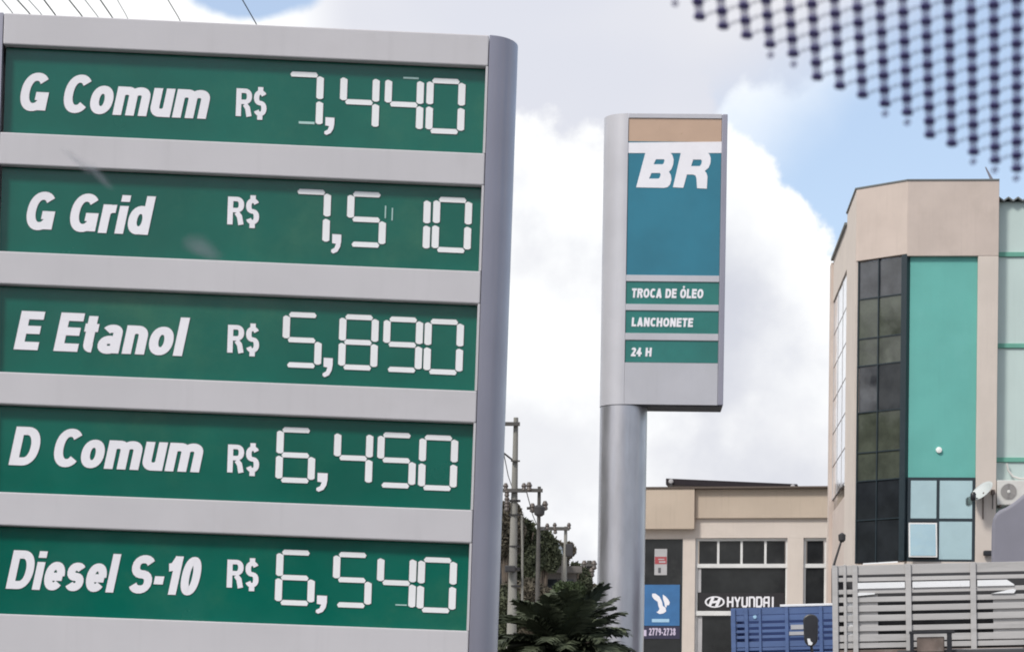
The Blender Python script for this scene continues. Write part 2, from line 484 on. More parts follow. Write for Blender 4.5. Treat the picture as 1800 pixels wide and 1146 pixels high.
def glyphs(hv, hh):
    """centre lines of a heavy grotesque; hv / hh = half thickness of upright / level strokes. name: (width, strokes)"""
    x, X_ = XH, 1.0
    def o(w, h, y0=0.0, a0=0, a1=360, n=28): return earc(w / 2, y0 + h / 2, w / 2 - hv, h / 2 - hh, a0, a1, n)
    g = {}
    g['o'] = (.66, [o(.66, x)]); g['O'] = (.82, [o(.82, X_)]); g['0'] = (.60, [o(.60, X_)])
    g['C'] = (.73, [o(.80, X_, 0, 42, 318, 24)])
    g['G'] = (.84, [o(.82, X_, 0, 42, 325, 24), [(.82 - hv, .03), (.82 - hv, .50)], [(.45, .50 - hh), (.82, .50 - hh)]])
    g['c'] = (.60, [o(.62, x, 0, 45, 315, 22)])
    g['e'] = (.64, [o(.64, x, 0, 0, 322, 24), [(.12, x * .48), (.64 - hv * .5, x * .48)]])
    g['E'] = (.66, [[(hv, 0), (hv, 1)], [(0, hh), (.66, hh)], [(0, .52), (.62, .52)], [(0, 1 - hh), (.65, 1 - hh)]])
    g['L'] = (.60, [[(hv, 0), (hv, 1)], [(0, hh), (.60, hh)]])
    g['T'] = (.66, [[(.33, 0), (.33, 1)], [(0, 1 - hh), (.66, 1 - hh)]])
    g['H'] = (.76, [[(hv, 0), (hv, 1)], [(.76 - hv, 0), (.76 - hv, 1)], [(0, .52), (.76, .52)]])
    g['N'] = (.76, [[(hv, 0), (hv, 1)], [(.76 - hv, 0), (.76 - hv, 1)], [(hv, 1 - .02), (.76 - hv, .02)]])
    g['A'] = (.80, [[(hv, 0), (.40, 1)], [(.80 - hv, 0), (.40, 1)], [(.2, .27), (.6, .27)]])
    g['D'] = (.78, [[(hv, 0), (hv, 1)], [(0, 1 - hh), (.36, 1 - hh)] + earc(.36, .5, .42 - hv, .5 - hh, 90, -90, 16) + [(0, hh)]])
    g['R'] = (.76, [[(hv, 0), (hv, 1)], [(0, 1 - hh), (.42, 1 - hh)] + earc(.42, .72, .30 - hv * .7, .28 - hh, 90, -90, 10) + [(0, .44 + hh)], [(.42, .44), (.56, .30), (.64, 0)]])
    g['n'] = (.62, [[(hv, 0), (hv, x)], earc(.31, x - .27, .31 - hv, .27 - hh, 160, 0, 10) + [(.62 - hv, 0)]])
    g['u'] = (.62, [[(.62 - hv, 0), (.62 - hv, x)], [(hv, x)] + earc(.31, .27, .31 - hv, .27 - hh, 180, 340, 10)])
    m1 = (.50 + hv) / 2 - hv
    g['m'] = (1.0, [[(hv, 0), (hv, x)], earc((hv + .5) / 2, x - .25, (.5 - hv) / 2, .25 - hh, 160, 0, 10) + [(.5, 0)],
                    earc((1.0 - hv + .5) / 2, x - .25, (.5 - hv) / 2, .25 - hh, 160, 0, 10) + [(1.0 - hv, 0)]])
    g['r'] = (.42, [[(hv, 0), (hv, x)], earc(.37, x - .27, .37 - hv, .27 - hh, 165, 85, 8)])
    g['i'] = (2 * hv, [[(hv, 0), (hv, x - .02)], [(hv, 1 - .17), (hv, 1)]])
    g['l'] = (2 * hv, [[(hv, 0), (hv, 1)]])
    g['d'] = (.66, [[(.66 - hv, 0), (.66 - hv, 1)], earc(.33, x / 2, .33 - hv, x / 2 - hh, 0, 360, 26)])
    g['t'] = (.40, [[(.18, .94), (.18, .22)] + earc(.30, .22, .12, .22 - hh, 190, 275, 6), [(0, x - hh), (.38, x - hh)]])
    g['a'] = (.62, [[(.60 - hv, .0), (.60 - hv, x * .62)] + earc(.31, x - .22, .29 - hv, .22 - hh, 0, 155, 10), earc(.28, .215, .28 - hv * .85, .215 - hh * .8, 0, 360, 20)])
    def ess(w, h):
        u, q = w / 2, h / 4
        return earc(u, h - q - hh * .5, u - hv, q - hh * .5, 25, 260, 12) + earc(u, q + hh * .5, u - hv, q - hh * .5, 80, -158, 12)
    g['s'] = (.58, [ess(.58, x)]); g['S'] = (.74, [ess(.74, 1.0)])
    g['$'] = (.62, [[(a, .04 + b * .92) for a, b in ess(.62, 1.0)], [(.31, -.10), (.31, .14)], [(.31, .86), (.31, 1.08)]])
    g['1'] = (.42, [[(.42 - hv, 0), (.42 - hv, 1)], [(.02, .70), (.16, .73), (.42 - hv, .96)]])
    g['-'] = (.30, [[(0, .36), (.30, .36)]])
    g['2'] = (.60, [earc(.30, .72, .30 - hv, .28 - hh, 170, -35, 12) + [(hv, hh)], [(0, hh), (.60, hh)]])
    g['3'] = (.60, [earc(.28, .75, .30 - hv, .25 - hh, 155, -80, 12), earc(.28, .27, .32 - hv, .27 - hh, 85, -155, 12)])
    g['4'] = (.64, [[(.50 - hv, 0), (.50 - hv, 1)], [(0, .24 + hh), (.64, .24 + hh)], [(.06, .28), (.42, .95)]])
    g['7'] = (.58, [[(0, 1 - hh), (.58, 1 - hh)], [(.50, .92), (.30, .5), (.20, 0)]])
    g['8'] = (.60, [earc(.30, .75, .27 - hv, .25 - hh, 0, 360, 18), earc(.30, .27, .30 - hv, .27 - hh, 0, 360, 20)])
    g['9'] = (.60, [earc(.30, .68, .30 - hv, .32 - hh, 0, 360, 20), [(.60 - hv, .68), (.58 - hv, .35)] + earc(.30, .3, .26 - hv, .3 - hh, 0, -120, 8)])
    g['\u00d3'] = (.82, [o(.82, X_), [(.38, 1.10), (.52, 1.28)]])
    g[' '] = (.30, [])
    return g


def ribbon(path, wx, wz):
    """a stroke with butt ends; the pen is wx wide sideways and wz tall: list of quads"""
    closed = math.hypot(path[0][0] - path[-1][0], path[0][1] - path[-1][1]) < 1e-6 and len(path) > 3
    pts = path[:-1] if closed else path
    n = len(pts)
    L, Rr_ = [], []
    for i in range(n):
        a = pts[i - 1] if (i > 0 or closed) else pts[i]
        b = pts[(i + 1) % n] if (i < n - 1 or closed) else pts[i]
        def unit_(p_, q_):
            d = math.hypot(q_[0] - p_[0], q_[1] - p_[1])
            return ((q_[0] - p_[0]) / d, (q_[1] - p_[1]) / d) if d > 1e-9 else None
        d0, d1 = unit_(a, pts[i]), unit_(pts[i], b)
        d0 = d0 or d1; d1 = d1 or d0
        tx, tz = d0[0] + d1[0], d0[1] + d1[1]
        q_ = math.hypot(tx, tz) or 1
        tx, tz = tx / q_, tz / q_
        mit = min(1.0 / max(tx * d0[0] + tz * d0[1], 0.5), 1.5)
        nx, nz = -tz * mit, tx * mit
        L.append((pts[i][0] + nx * wx, pts[i][1] + nz * wz)); Rr_.append((pts[i][0] - nx * wx, pts[i][1] - nz * wz))
    return L, Rr_, closed


def lettering(txt, m, parent, u0, u1, v0, v1, w, depth=0.004, weight=0.105, shear=0.0, spacing=0.10, name='lettering', grow=0.0, hh=None, squeeze=1.0):
    """heavy sans lettering fitted to u0..u1 wide; v0..v1 is baseline to cap height; solid, standing proud of y = w.
    grow thickens the strokes (in metres) for an added dark halo sheet"""
    hv = weight; hh = hh or weight * 0.86
    g = glyphs(hv, hh)
    x, strokes_ = 0.0, []
    for ch in txt:
        wd, st = g[ch]
        for p_ in st: strokes_.append([(a + x, b) for a, b in p_])
        x += wd + spacing
    x -= spacing
    sh = shear
    kz = v1 - v0
    kx = ((u1 - u0) - sh * kz) / x
    mb = MB()
    for i, p_ in enumerate(strokes_):
        L, Rr_, closed = ribbon(p_, hv + grow / kx, hh + grow / kz)
        if grow and not closed:          # longer ends for the halo sheet
            for a, b in ((0, 1), (-1, -2)):
                for Z in (L, Rr_):
                    dx, dz = (Z[a][0] - Z[b][0]) * kx, (Z[a][1] - Z[b][1]) * kz
                    d = math.hypot(dx, dz) or 1
                    Z[a] = (Z[a][0] + dx / d * grow / kx, Z[a][1] + dz / d * grow / kz)
        def P(q_): return (u0 + q_[0] * kx + q_[1] * kz * sh, v0 + q_[1] * kz)
        y1 = w; y0 = w - depth - 0.00012 * (i % 4)
        n = len(L)
        vs = []
        for k in range(n):
            a, b = P(L[k]), P(Rr_[k])
            vs += [(a[0], y0, a[1]), (b[0], y0, b[1]), (a[0], y1, a[1]), (b[0], y1, b[1])]
        fs = []
        for k in range(n if closed else n - 1):
            q_ = 4 * k; r_ = 4 * ((k + 1) % n)
            fs += [(q_, q_ + 1, r_ + 1, r_), (q_, r_, r_ + 2, q_ + 2), (q_ + 1, q_ + 3, r_ + 3, r_ + 1)]
        if not closed:
            fs += [(0, 2, 3, 1), (4 * n - 4, 4 * n - 3, 4 * n - 1, 4 * n - 2)]
        mb.add(vs, fs)
    return mb.build(name, m, parent)


def outline(splines, m, parent, w, depth, name):
    """closed 2-D outlines (u, v) with holes, filled and extruded into one flat solid"""
    cu = bpy.data.curves.new(name, 'CURVE')
    cu.dimensions = '2D'
    cu.fill_mode = 'BOTH'
    cu.extrude = 0.5
    for pts in splines:
        sp = cu.splines.new('POLY')
        sp.points.add(len(pts) - 1)
        for i, (a, b) in enumerate(pts): sp.points[i].co = (a, b, 0, 1)
        sp.use_cyclic_u = True
    o = bpy.data.objects.new(name, cu)
    C.objects.link(o)
    dg = bpy.context.evaluated_depsgraph_get()
    me = bpy.data.meshes.new_from_object(o.evaluated_get(dg))
    bpy.data.objects.remove(o); bpy.data.curves.remove(cu)
    for v in me.vertices:
        v.co = (v.co.x, w - depth * (v.co.z + 0.5), v.co.y)
    me.materials.clear(); me.materials.append(M[m])
    o = bpy.data.objects.new(name, me)
    C.objects.link(o)
    o.parent = parent
    return o


def arc(cx, cy, rx, ry, a0, a1, n):
    return [(cx + rx * math.cos(R(a0 + (a1 - a0) * k / n)), cy + ry * math.sin(R(a0 + (a1 - a0) * k / n))) for k in range(n + 1)]


# ------------------------------------------------------------------ ground
tag(MB().add([(-600, -600, 0), (900, -600, 0), (900, 1500, 0), (-600, 1500, 0)], [(0, 1, 2, 3)]).build('road', 'asphalt'), kind='structure')
tag(MB().box(-9, 9, 11.5, 24, 0.0, 0.13).build('forecourt', 'forecourt', bevel=0.02), kind='structure')
tag(MB().box(-30, 60, 56.6, 140, 0.0, 0.13).build('pavement', 'kerb', bevel=0.02), kind='structure')

# unseen shop row added behind the car, for the glossy panels and panes to mirror
opp = empty('added_mirrored_building', loc=(2, -30, 0), label='unseen dark flat roofed shop row, added to be mirrored in the glossy panels', cat='building')
MB().box(-26, 26, -8, 0, 0, 8.6).build('wall', 'opp_wall', opp)
MB().box(-26.3, 26.3, -8, 0.5, 8.603, 8.9).build('roof_edge', 'back', opp)
for k in range(12):
    MB().box(-24.5 + k * 4.2, -21.7 + k * 4.2, 0.003, 0.06, 0.3, 2.7).build('added_shop_door', 'back', opp)
    MB().box(-24.5 + k * 4.2, -21.7 + k * 4.2, 0.003, 0.06, 4.0, 5.8).build('window', 'dark_glass', opp)

blk = empty('added_mirrored_block', loc=(-24, 50, 0), label='unseen olive apartment block, added to be mirrored in the office corner glass', cat='building')  # unseen block added so the corner glazing has shapes to mirror
MB().box(-8, 0, -14, 18, 0, 13.6).build('wall', 'olive_wall', blk)
MB().box(-8, 0.15, -14.2, 18.2, 13.602, 14.0).build('roof_edge', 'opp_wall', blk)
MB().lathe((-2.5, 4.0, 14.003), [(0.5, 0), (0.5, 1.2), (1.5, 1.25), (1.6, 3.2), (0.3, 3.7)], 'z', 18).build('added_water_tank', 'back', blk)
for k in range(8):
    for q_ in range(4):
        MB().box(0.003, 0.10, -12.6 + k * 3.8, -10.4 + k * 3.8, 1.6 + q_ * 3.1, 3.2 + q_ * 3.1).build('window', 'back', blk)
for q_ in range(3):
    MB().box(0.155, 1.1, -13, 17, 4.0 + q_ * 3.1, 4.2 + q_ * 3.1).build('added_balcony_slab', 'opp_wall', blk)

# ------------------------------------------------------------------ price sign
F = Frame(0, 620, 14.0, math.atan(0.045), 0.0235)
sign = empty('price_sign', F.matrix(), label='tall grey fuel price sign with five green price rows', cat='price sign')
uL = F.p(5, 50)[0]
uR = F.p(861, 60)[0]
vTop = F.p(400, 41)[1]
S = 14.0 / 5000.0                       # metres in one photo pixel on the sign
rows = [((0, 78), (0, 233)), ((0, 288), (0, 441)), ((0, 497), (0, 652)), ((0, 707), (0, 863)), ((0, 921), (0, 1077))]
vrow = []
rr = [((430, 97), (426, 251)), ((425, 307), (421, 459)), ((420, 516), (418, 670)), ((416, 726), (414, 880)), ((413, 938), (410, 1093))]
for (a, b) in rr:
    vrow.append((F.p(*a)[1], F.p(*b)[1]))
DEP = 0.42
edges = [vTop] + [v for r_ in vrow for v in r_]
bands = [(vrow[0][0], vTop)] + [(vrow[i + 1][0], vrow[i][1]) for i in range(4)]
for k, (lo, hi) in enumerate(bands):
    c = MB().box(uL + 0.003, uR - 0.003, 0, DEP if k == 0 else 0.12, lo, hi).build('crossbeam', 'alu', sign, 0.006)
low = MB().box(uL + 0.003, uR - 0.003, 0, 0.12, 0.35, vrow[4][1]).build('lower_fascia', 'alu', sign, 0.006)
MB().box(uL + 0.02, uR - 0.02, 0.125, DEP - 0.01, 0.35, vTop - 0.14).build('carcass', 'back', sign)
MB().box(uL + 0.02, uR - 0.02, DEP - 0.008, DEP, 0.35, vTop - 0.145).build('rear_panel', 'alu', sign)
pr = [(uR, 0.0)] + arc(uR, DEP / 2, 0.150, DEP / 2, -84, 84, 18) + [(uR, DEP)]
MB().prism_z(pr, 0.0, vTop).build('side_column', 'alu_shaded', sign, smooth=True)
pl = [(uL, DEP)] + arc(uL, DEP / 2, 0.150, DEP / 2, 96, 264, 18) + [(uL, 0.0)]
MB().prism_z(pl, 0.0, vTop).build('side_column', 'alu_shaded', sign, smooth=True)
MB().box(uL + 0.02, uR - 0.02, 0.05, DEP - 0.05, 0.0, 0.349).build('plinth', 'back', sign)
PW = 0.056                               # the panels stand this far behind the crossbeams
jr, jl = uR - 0.014, uL + 0.012
for k, (hi, lo) in enumerate(vrow):
    MB().box(jr, uR - 0.003, 0.002, 0.12, lo + 0.001, hi - 0.001).build('jamb', 'alu', sign)

SEG = {'0': 'abcdef', '1': 'bc', '2': 'abged', '3': 'abgcd', '4': 'fgbc', '5': 'afgcd', '6': 'afgedc', '7': 'abc', '8': 'abcdefg', '9': 'abfgcd'}
W7, H7 = 57.0 * S, 89.0 * S
TV, TH = 12.4 * S, 9.0 * S               # thickness of upright and of level segments


def seg_poly(cx, cz, L, T, upright):
    h = L / 2
    e = T * 0.42
    if upright:
        return [(cx, cz + h), (cx + T / 2, cz + h - e * 0.55), (cx + T / 2, cz - h + e * 0.4), (cx + T * .2, cz - h), (cx - T * .2, cz - h), (cx - T / 2, cz - h + e * .5), (cx - T / 2, cz + h - e * .5), (cx - T * .2, cz + h)]
    return [(cx - h, cz), (cx - h + e, cz + T / 2), (cx + h - e, cz + T / 2), (cx + h, cz), (cx + h - e * .6, cz - T / 2), (cx - h + e * .6, cz - T / 2)]


def digit(parent, ch, x_left, x_mid_y, w, small=False):
    """x_left: photo x of the left segment line; x_mid_y: photo (x, y) of the digit's middle"""
    u, v = F.p(*x_mid_y, w)
    x0 = u - W7 / 2
    x1 = u + W7 / 2
    hv = 40.0 * S
    hl = 49.0 * S
    q = H7 / 4
    pos = {'a': (u - .5 * S, v + H7 / 2, hl, 0), 'd': (u - .5 * S, v - H7 / 2, hl, 0), 'g': (u - .5 * S, v, hl, 0),
           'f': (x0, v + q, hv, 1), 'b': (x1, v + q, hv, 1), 'e': (x0, v - q, hv, 1), 'c': (x1, v - q, hv, 1)}
    for s_ in SEG[ch]:
        a, b, L, up = pos[s_]
        jit = rnd.uniform(-0.0012, 0.0012)
        back = MB().prism_y(seg_poly(a + jit, b, L + 1.6 * S, (TV if up else TH) + 2.0 * S, up), w - 0.002, w - 0.0006)
        back.build('segment_slot', 'edge_grey', parent)
        MB().prism_y(seg_poly(a + jit, b, L, TV if up else TH, up), w - 0.0042, w - 0.0025).build('digit_segment', 'segment', parent)


def comma(parent, x0, y0, x1, y1, w):
    def P(a, b): return F.p(x0 + (x1 - x0) * a, y0 + (y1 - y0) * b, w)
    pts = [P(0.12, 0.0), P(1.0, 0.03), P(0.98, 0.38), P(0.88, 0.66), P(0.62, 0.90), P(0.2, 1.0), P(0.0, 0.92), P(0.02, 0.80), P(0.34, 0.70), P(0.48, 0.50), P(0.10, 0.46)]
    cx = sum(p[0] for p in pts) / len(pts); cz = sum(p[1] for p in pts) / len(pts)
    MB().prism_y([(cx + (a - cx) * 1.10, cz + (b - cz) * 1.07) for a, b in pts], w - 0.002, w - 0.0006).build('comma_slot', 'edge_grey', parent)
    MB().prism_y(pts, w - 0.0045, w - 0.0025).build('comma', 'white_letter', parent)


rnd = random.Random(4)
words = [('G Comum', 30, 195, 374, 127), ('G Grid', 41, 404, 272, 336), ('E Etanol', 24, 614, 332, 546), ('D Comum', 15, 817, 362, 749), ('Diesel S-10', 10, 1034, 357, 966)]
prices = [
    [('7', 534, 176), ('4', 632, 180.5), ('4', 710, 184.5), ('0', 783, 187.5)],
    [('7', 546, 382), ('5', 644, 386.5), ('1', 722, 394), ('0', 794.5, 396)],
    [('5', 531, 598), ('8', 630, 602), ('9', 708, 606), ('0', 780, 610)],
    [('6', 520, 800), ('4', 621, 805), ('5', 697, 809), ('0', 770, 813.5)],
    [('6', 519, 1015), ('5', 619, 1019), ('4', 697, 1024), ('0', 768, 1028)]]
commas = [(570, 207, 588, 238), (582, 412, 600, 446), (567, 629, 585, 663), (556, 831, 576, 864), (555, 1046, 575, 1078)]
rs = [(416, 468, 151, 214), (401, 455, 341, 404), (401, 455, 566, 629), (401, 455, 776, 839), (400, 454, 978, 1041)]
slivers = [[(709, 736, 137, 139), (525, 553, 215, 218)], [(676, 679, 362, 384), (688, 691, 366, 388)], [], [], [(695, 715, 1062, 1063.5)]]
for k, (hi, lo) in enumerate(vrow):
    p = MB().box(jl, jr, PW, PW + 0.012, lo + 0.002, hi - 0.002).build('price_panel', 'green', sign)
    t, x0, yb, x1, yt = words[k]
    ua, va = F.p(x0, yb, PW)
    ub, _ = F.p(x1, yb + (x1 - x0) * 0.035, PW)
    _, vb = F.p(x0, yt, PW)
    sp_ = 0.07
    lettering(t, 'edge_grey', p, ua, ub, va, vb, PW - 0.0003, 0.0008, 0.127, 0.18, sp_, 'added_letter_halo', grow=0.8 * S, hh=0.104)  # dark sheet added behind the letters, imitating sharpening halos around them
    lettering(t, 'white_letter', p, ua, ub, va, vb, PW - 0.0018, 0.0016, 0.127, 0.18, sp_, hh=0.104)
    a, b, yt, yb = rs[k]
    ua, vb = F.p(a, yt + 5, PW)
    ub, va = F.p(b, yb - 7, PW)
    lettering('R$', 'edge_grey', p, ua, ub, va, vb, PW - 0.0003, 0.0008, 0.125, 0.0, 0.09, 'added_letter_halo', grow=0.7 * S, hh=0.08)
    lettering('R$', 'white_letter', p, ua, ub, va, vb, PW - 0.0018, 0.0016, 0.125, 0.0, 0.09, hh=0.08)
    for (ch, mx_, my_) in prices[k]:
        digit(p, ch, None, (mx_, my_), PW)
    comma(p, *commas[k], PW)
    for (a, b, c_, d_) in slivers[k]:
        q0, q1 = F.p(a, d_, PW), F.p(b, c_, PW)
        MB().box(q0[0], q1[0], PW - 0.003, PW - 0.0005, q0[1], q1[1]).build('bent_segment_edge', 'sliver', p)

# ------------------------------------------------------------------ BR totem
F = Frame(1100, 700, 45.0, math.atan(-0.03), 0.0055)
S = 45.0 / 5000.0
tot = empty('totem_sign', F.matrix(), label='tall metal totem sign with teal BR panel on a round column', cat='totem sign')
hx0 = F.p(1057.5, 500)[0]
hx1 = F.p(1100, 500)[0]
hx2 = F.p(1274.5, 500)[0]
vT, vB = F.p(1160, 200)[1], F.p(1160, 711)[1]
rad = hx1 - hx0
TD = rad * 2.0
# rounded column end of the head
prof = [(hx1, 0.0)] + [(hx1 - rad * math.sin(R(a)), rad - rad * math.cos(R(a))) for a in range(6, 180, 6)] + [(hx1, TD)]
MB().prism_z(prof, vB, vT).build('head_column', 'head_alu', tot, smooth=True)
MB().lathe((hx1, rad, 0), [(rad * 1.0, 0.0), (rad * 0.985, vB - 0.012)], n=48).build('pole', 'pole_alu', tot, smooth=True)
MB().lathe((hx1, rad, 0), [(rad * 0.96, vB - 0.012), (rad * 0.96, vB)], n=40).build('pole_joint', 'back', tot, smooth=True)
for zj in (3.1,):
    MB().lathe((hx1, rad, 0), [(rad * 0.994, zj), (rad * 0.994, zj + 0.012)], n=48).build('sheet_joint', 'back', tot, smooth=True)
MB().box(hx1 + 0.004, hx2 - 0.004, 0.03, TD, vB + 0.004, vT - 0.004).build('head_body', 'head_alu', tot, 0.01)
zone = [(484, 495), (535, 546), (586, 598)]
xs_ = F.p(1267, 350)[0]
MB().box(xs_, hx2, -0.004, TD, vB, vT).build('edge_frame', 'alu_shaded', tot, 0.012)
MB().box(hx1 + 0.003, xs_ - 0.003, 0, 0.029, F.p(1180, 208)[1], vT).build('frame_rail', 'head_alu', tot, 0.003)
for (a, b) in zone:
    MB().box(hx1 + 0.003, xs_ - 0.003, 0, 0.029, F.p(1180, b)[1], F.p(1180, a)[1]).build('frame_rail', 'head_alu', tot, 0.003)
MB().box(hx1 + 0.003, xs_ - 0.003, 0, 0.029, vB, F.p(1180, 638)[1]).build('lower_panel', 'head_alu', tot, 0.003)
MB().box(hx1 + 0.01, hx2 - 0.01, 0.05, TD - 0.05, vB - 0.012, vB - 0.001).build('soffit', 'back', tot)


def tpanel(name, m, ya, yb, w=0.018):
    return MB().box(hx1 + 0.006, xs_ - 0.006, w, 0.029, F.p(1180, yb)[1] + 0.001, F.p(1180, ya)[1] - 0.001).build(name, m, tot)


tpanel('tan_panel', 'tan_panel', 208, 249)
br = tpanel('logo_panel', 'teal_panel', 249, 484)
zx, zy, zs = 1020.0, 180.0, 3.82


def zp(a, b, w=0.018):
    return F.p(zx + a / zs, zy + b / zs, w)


LW = 0.0175
band = [zp(306, 272, LW), zp(952, 266, LW), zp(952, 342, LW), zp(306, 342, LW)]
outline([band], 'white_letter', br, LW, 0.006, 'white_band')
B = [(438, 338), (375, 572), (560, 576), (585, 572), (603, 553), (612, 520), (608, 490), (596, 468), (612, 450), (624, 418), (627, 385), (618, 355), (602, 338)]
Bh1 = [(508, 384), (562, 384), (566, 392), (560, 412), (552, 418), (492, 418)]
Bh2 = [(478, 476), (534, 476), (540, 484), (534, 506), (526, 514), (462, 514)]
Rr = [(676, 338), (622, 572), (692, 575), (716, 486), (758, 486), (774, 494), (780, 512), (784, 578), (850, 581), (854, 500), (848, 478), (836, 462), (862, 440), (874, 410), (876, 378), (868, 352), (852, 338)]
Rh = [(758, 386), (810, 386), (817, 396), (812, 418), (802, 430), (744, 430)]
outline([[zp(*q) for q in B], [zp(*q) for q in Bh1], [zp(*q) for q in Bh2]], 'white_letter', br, LW, 0.0068, 'logo_letter')
outline([[zp(*q) for q in Rr], [zp(*q) for q in Rh]], 'white_letter', br, LW, 0.0064, 'logo_letter')
for (ya, yb, t, a, b, c, d) in ((495, 535, 'TROCA DE ÓLEO', 1110, 1237, 508, 523), (546, 586, 'LANCHONETE', 1110, 1219, 559, 573.5), (598, 637, '24 H', 1109, 1146, 611, 626)):
    p = tpanel('service_panel', 'green_small', ya, yb)
    ua, va = F.p(a, d)
    ub, vb = F.p(b, c)
    lettering(t, 'white_letter', p, ua, ub, va, vb, 0.0165, 0.006, 0.135, 0.06, 0.09)

# ------------------------------------------------------------------ office building with the turquoise front
FF = Frame(1592, 700, 60.0, R(-3.57))
FC = Frame(1592, 700, 60.0, R(-42.6))
S = 60.0 / 5000.0
office = empty('office_building', FF.matrix(), label='beige corner office block with turquoise front and dark corner glazing', cat='building')
# the corner glazing and the side wall hang under the same building; their frames are turned into the front's frame
inv = FF.matrix().inverted()


def sub(fr, o):
    o.matrix_basis = inv @ fr.matrix()
    return o


uC = FC.p(1504, 500)[0]                  # corner between chamfer and side wall (negative u)
corner = FC.loc(uC, 0, 0)
# side wall: a line that leaves this corner, heading 2.3 degrees right of straight ahead
FS_M = Matrix.Identity(4)


class SideFrame(Frame):
    def __init__(s, o, heading):
        s.u = Vector((-math.sin(heading), -math.cos(heading), 0))     # u points back towards the camera, so the outside face looks left
        s.v = Vector((0, 0, 1))
        s.w = s.v.cross(s.u)
        s.o = Vector((o.x, o.y, 0))


FS = SideFrame(corner, R(2.3))
vTopO = FF.p(1680, 318)[1]
vF = FF.p(1650, 450)[1]                  # underside of the beige fascia
uFr = FF.p(1755, 500)[0]
uPil = FF.p(1718, 600)[0]
vWin = FF.p(1650, 841)[1]
vBot = FF.p(1650, 985)[1]
# front
MB().box(0.0, uFr, 0, 0.25, vF, vTopO).build('fascia', 'beige', office, 0.01)
MB().box(uPil, uFr, 0.002, 0.25, 0, vF - 0.002).build('pilaster', 'cream', office, 0.01)
MB().box(0.06, uPil - 0.002, 0.10, 0.25, vWin, vF - 0.002).build('turquoise_wall', 'teal_wall', office)
MB().box(0.06, uPil - 0.002, 0.02, 0.26, 0, vBot - 0.02).build('ground_floor_wall', 'cream', office)
MB().box(0.0, uFr, -0.015, 0.30, vTopO, vTopO + 0.035).build('roof_cap', 'roof_sheet', office)
MB().lathe((FF.p(1651, 790)[0], 0.10, FF.p(1651, 790)[1]), [(0.02, -0.06), (0.06, -0.05), (0.068, -0.02), (0.06, 0.0)], 'y', 16).build('wall_lamp', 'lamp_white', office, smooth=True)
body = MB()
lf = [(0.3, 0.3), (uFr - 0.05, 0.3), (uFr - 0.05, 7.5)]
body.prism_z([(0.2, 0.26), (uFr - 0.02, 0.26), (uFr - 0.02, 7.4), (0.2 + 0.2, 7.4)], 0, vTopO - 0.3)
body.build('core', 'cream', office)
# front windows
wx = [1590, 1649, 1712]
fr_m = MB()
ua, ub, uc = (FF.p(x, 900)[0] for x in wx)
v0, v1, v2 = vBot, FF.p(1650, 913)[1], vWin
t = 0.032
for a in (ua + 0.065 + t, ub, uc):
    fr_m.box(a - t, a + t, 0.045, 0.13, v0, v2)
for b in (v0, v1, v2):
    fr_m.box(ua + 0.065, uc + t, 0.05, 0.125, b - t, b + t)
wf = fr_m.build('window_frame', 'dark_frame', office)
MB().box(ua + 0.09, ub - t, 0.06, 0.075, v1 + t, v2 - t).build('pane', 'mirror_glass', wf)
MB().box(ub + t, uc - t, 0.06, 0.075, v1 + t, v2 - t).build('pane', 'mirror_glass', wf)
MB().box(ub + t, uc - t, 0.06, 0.075, v0 + t, v1 - t).build('pane', 'mirror_glass', wf, label='pane that mirrors dark shapes')
a = MB()                                 # the open awning sash, swung out at its foot
q = 0.16
sa = [(0.03, v1 - t - 0.03), (0.055, v1 - t - 0.03), (0.055 - q, v0 + t + 0.03), (0.03 - q, v0 + t + 0.03)]
sash = MB().prism_x(sa, ua + 0.09, ub - t * 0.6).build('open_sash', 'white_frame', office)
sb = [(0.022, v1 - t - 0.06), (0.029, v1 - t - 0.06), (0.029 - q * .97, v0 + t + 0.06), (0.022 - q * .97, v0 + t + 0.06)]
MB().prism_x(sb, ua + 0.12, ub - t * 0.6 - 0.03).build('pane', 'mirror_glass', sash)
MB().box(ua + 0.09, ub - t, 0.10, 0.12, v0 + t, v1 - t).build('dark_opening', 'dark_glass', office)
# chamfer
vFc = FC.p(1550, 453)[1]
vBc = FC.p(1550, 987)[1]
o = MB().box(uC, 0, 0.0, 0.2, vFc, vTopO).build('corner_fascia', 'beige', office, 0.01); sub(FC, o)
o = MB().box(uC - .0, 0, -0.015, 0.2, vTopO, vTopO + 0.035).build('corner_roof_cap', 'roof_sheet', office); sub(FC, o)
o = MB().box(uC + 0.01, -0.01, 0.02, 0.2, 0, vBc - 0.03).build('corner_base_wall', 'cream', office); sub(FC, o)
um = FC.p(1541.5, 600)[0]
ue = FC.p(1583, 600)[0]
us = FC.p(1505, 600)[0] + 0.02
rowsy = [456, 522, 592, 640, 722, 793, 843, 912, 985]
vr = [FC.p(1541, y)[1] for y in rowsy]
mull = MB()
for a_, th in ((us, 0.016), (um, 0.012)):
    mull.box(a_ - th, a_ + th, 0.03, 0.12, vBc, vFc)
for b_ in vr[1:-1]:
    mull.box(us, ue, 0.035, 0.115, b_ - 0.011, b_ + 0.011)
o = mull.build('curtain_wall_frame', 'dark_frame', office); sub(FC, o)
o = MB().box(ue, -0.005, 0.005, 0.16, vBc, vFc).build('corner_mullion', 'dark_frame', office); sub(FC, o)
kinds = ['sky_tint_glass', 'sky_tint_glass', 'olive_refl_glass', 'olive_refl_glass', 'olive_refl_glass', 'olive_refl_glass', 'sky_tint_glass', 'dark_glass',
         'olive_refl_glass', 'olive_refl_glass', 'olive_refl_glass', 'olive_refl_glass', 'dark_glass', 'dark_glass', 'dark_glass', 'dark_glass']
rnd = random.Random(8)
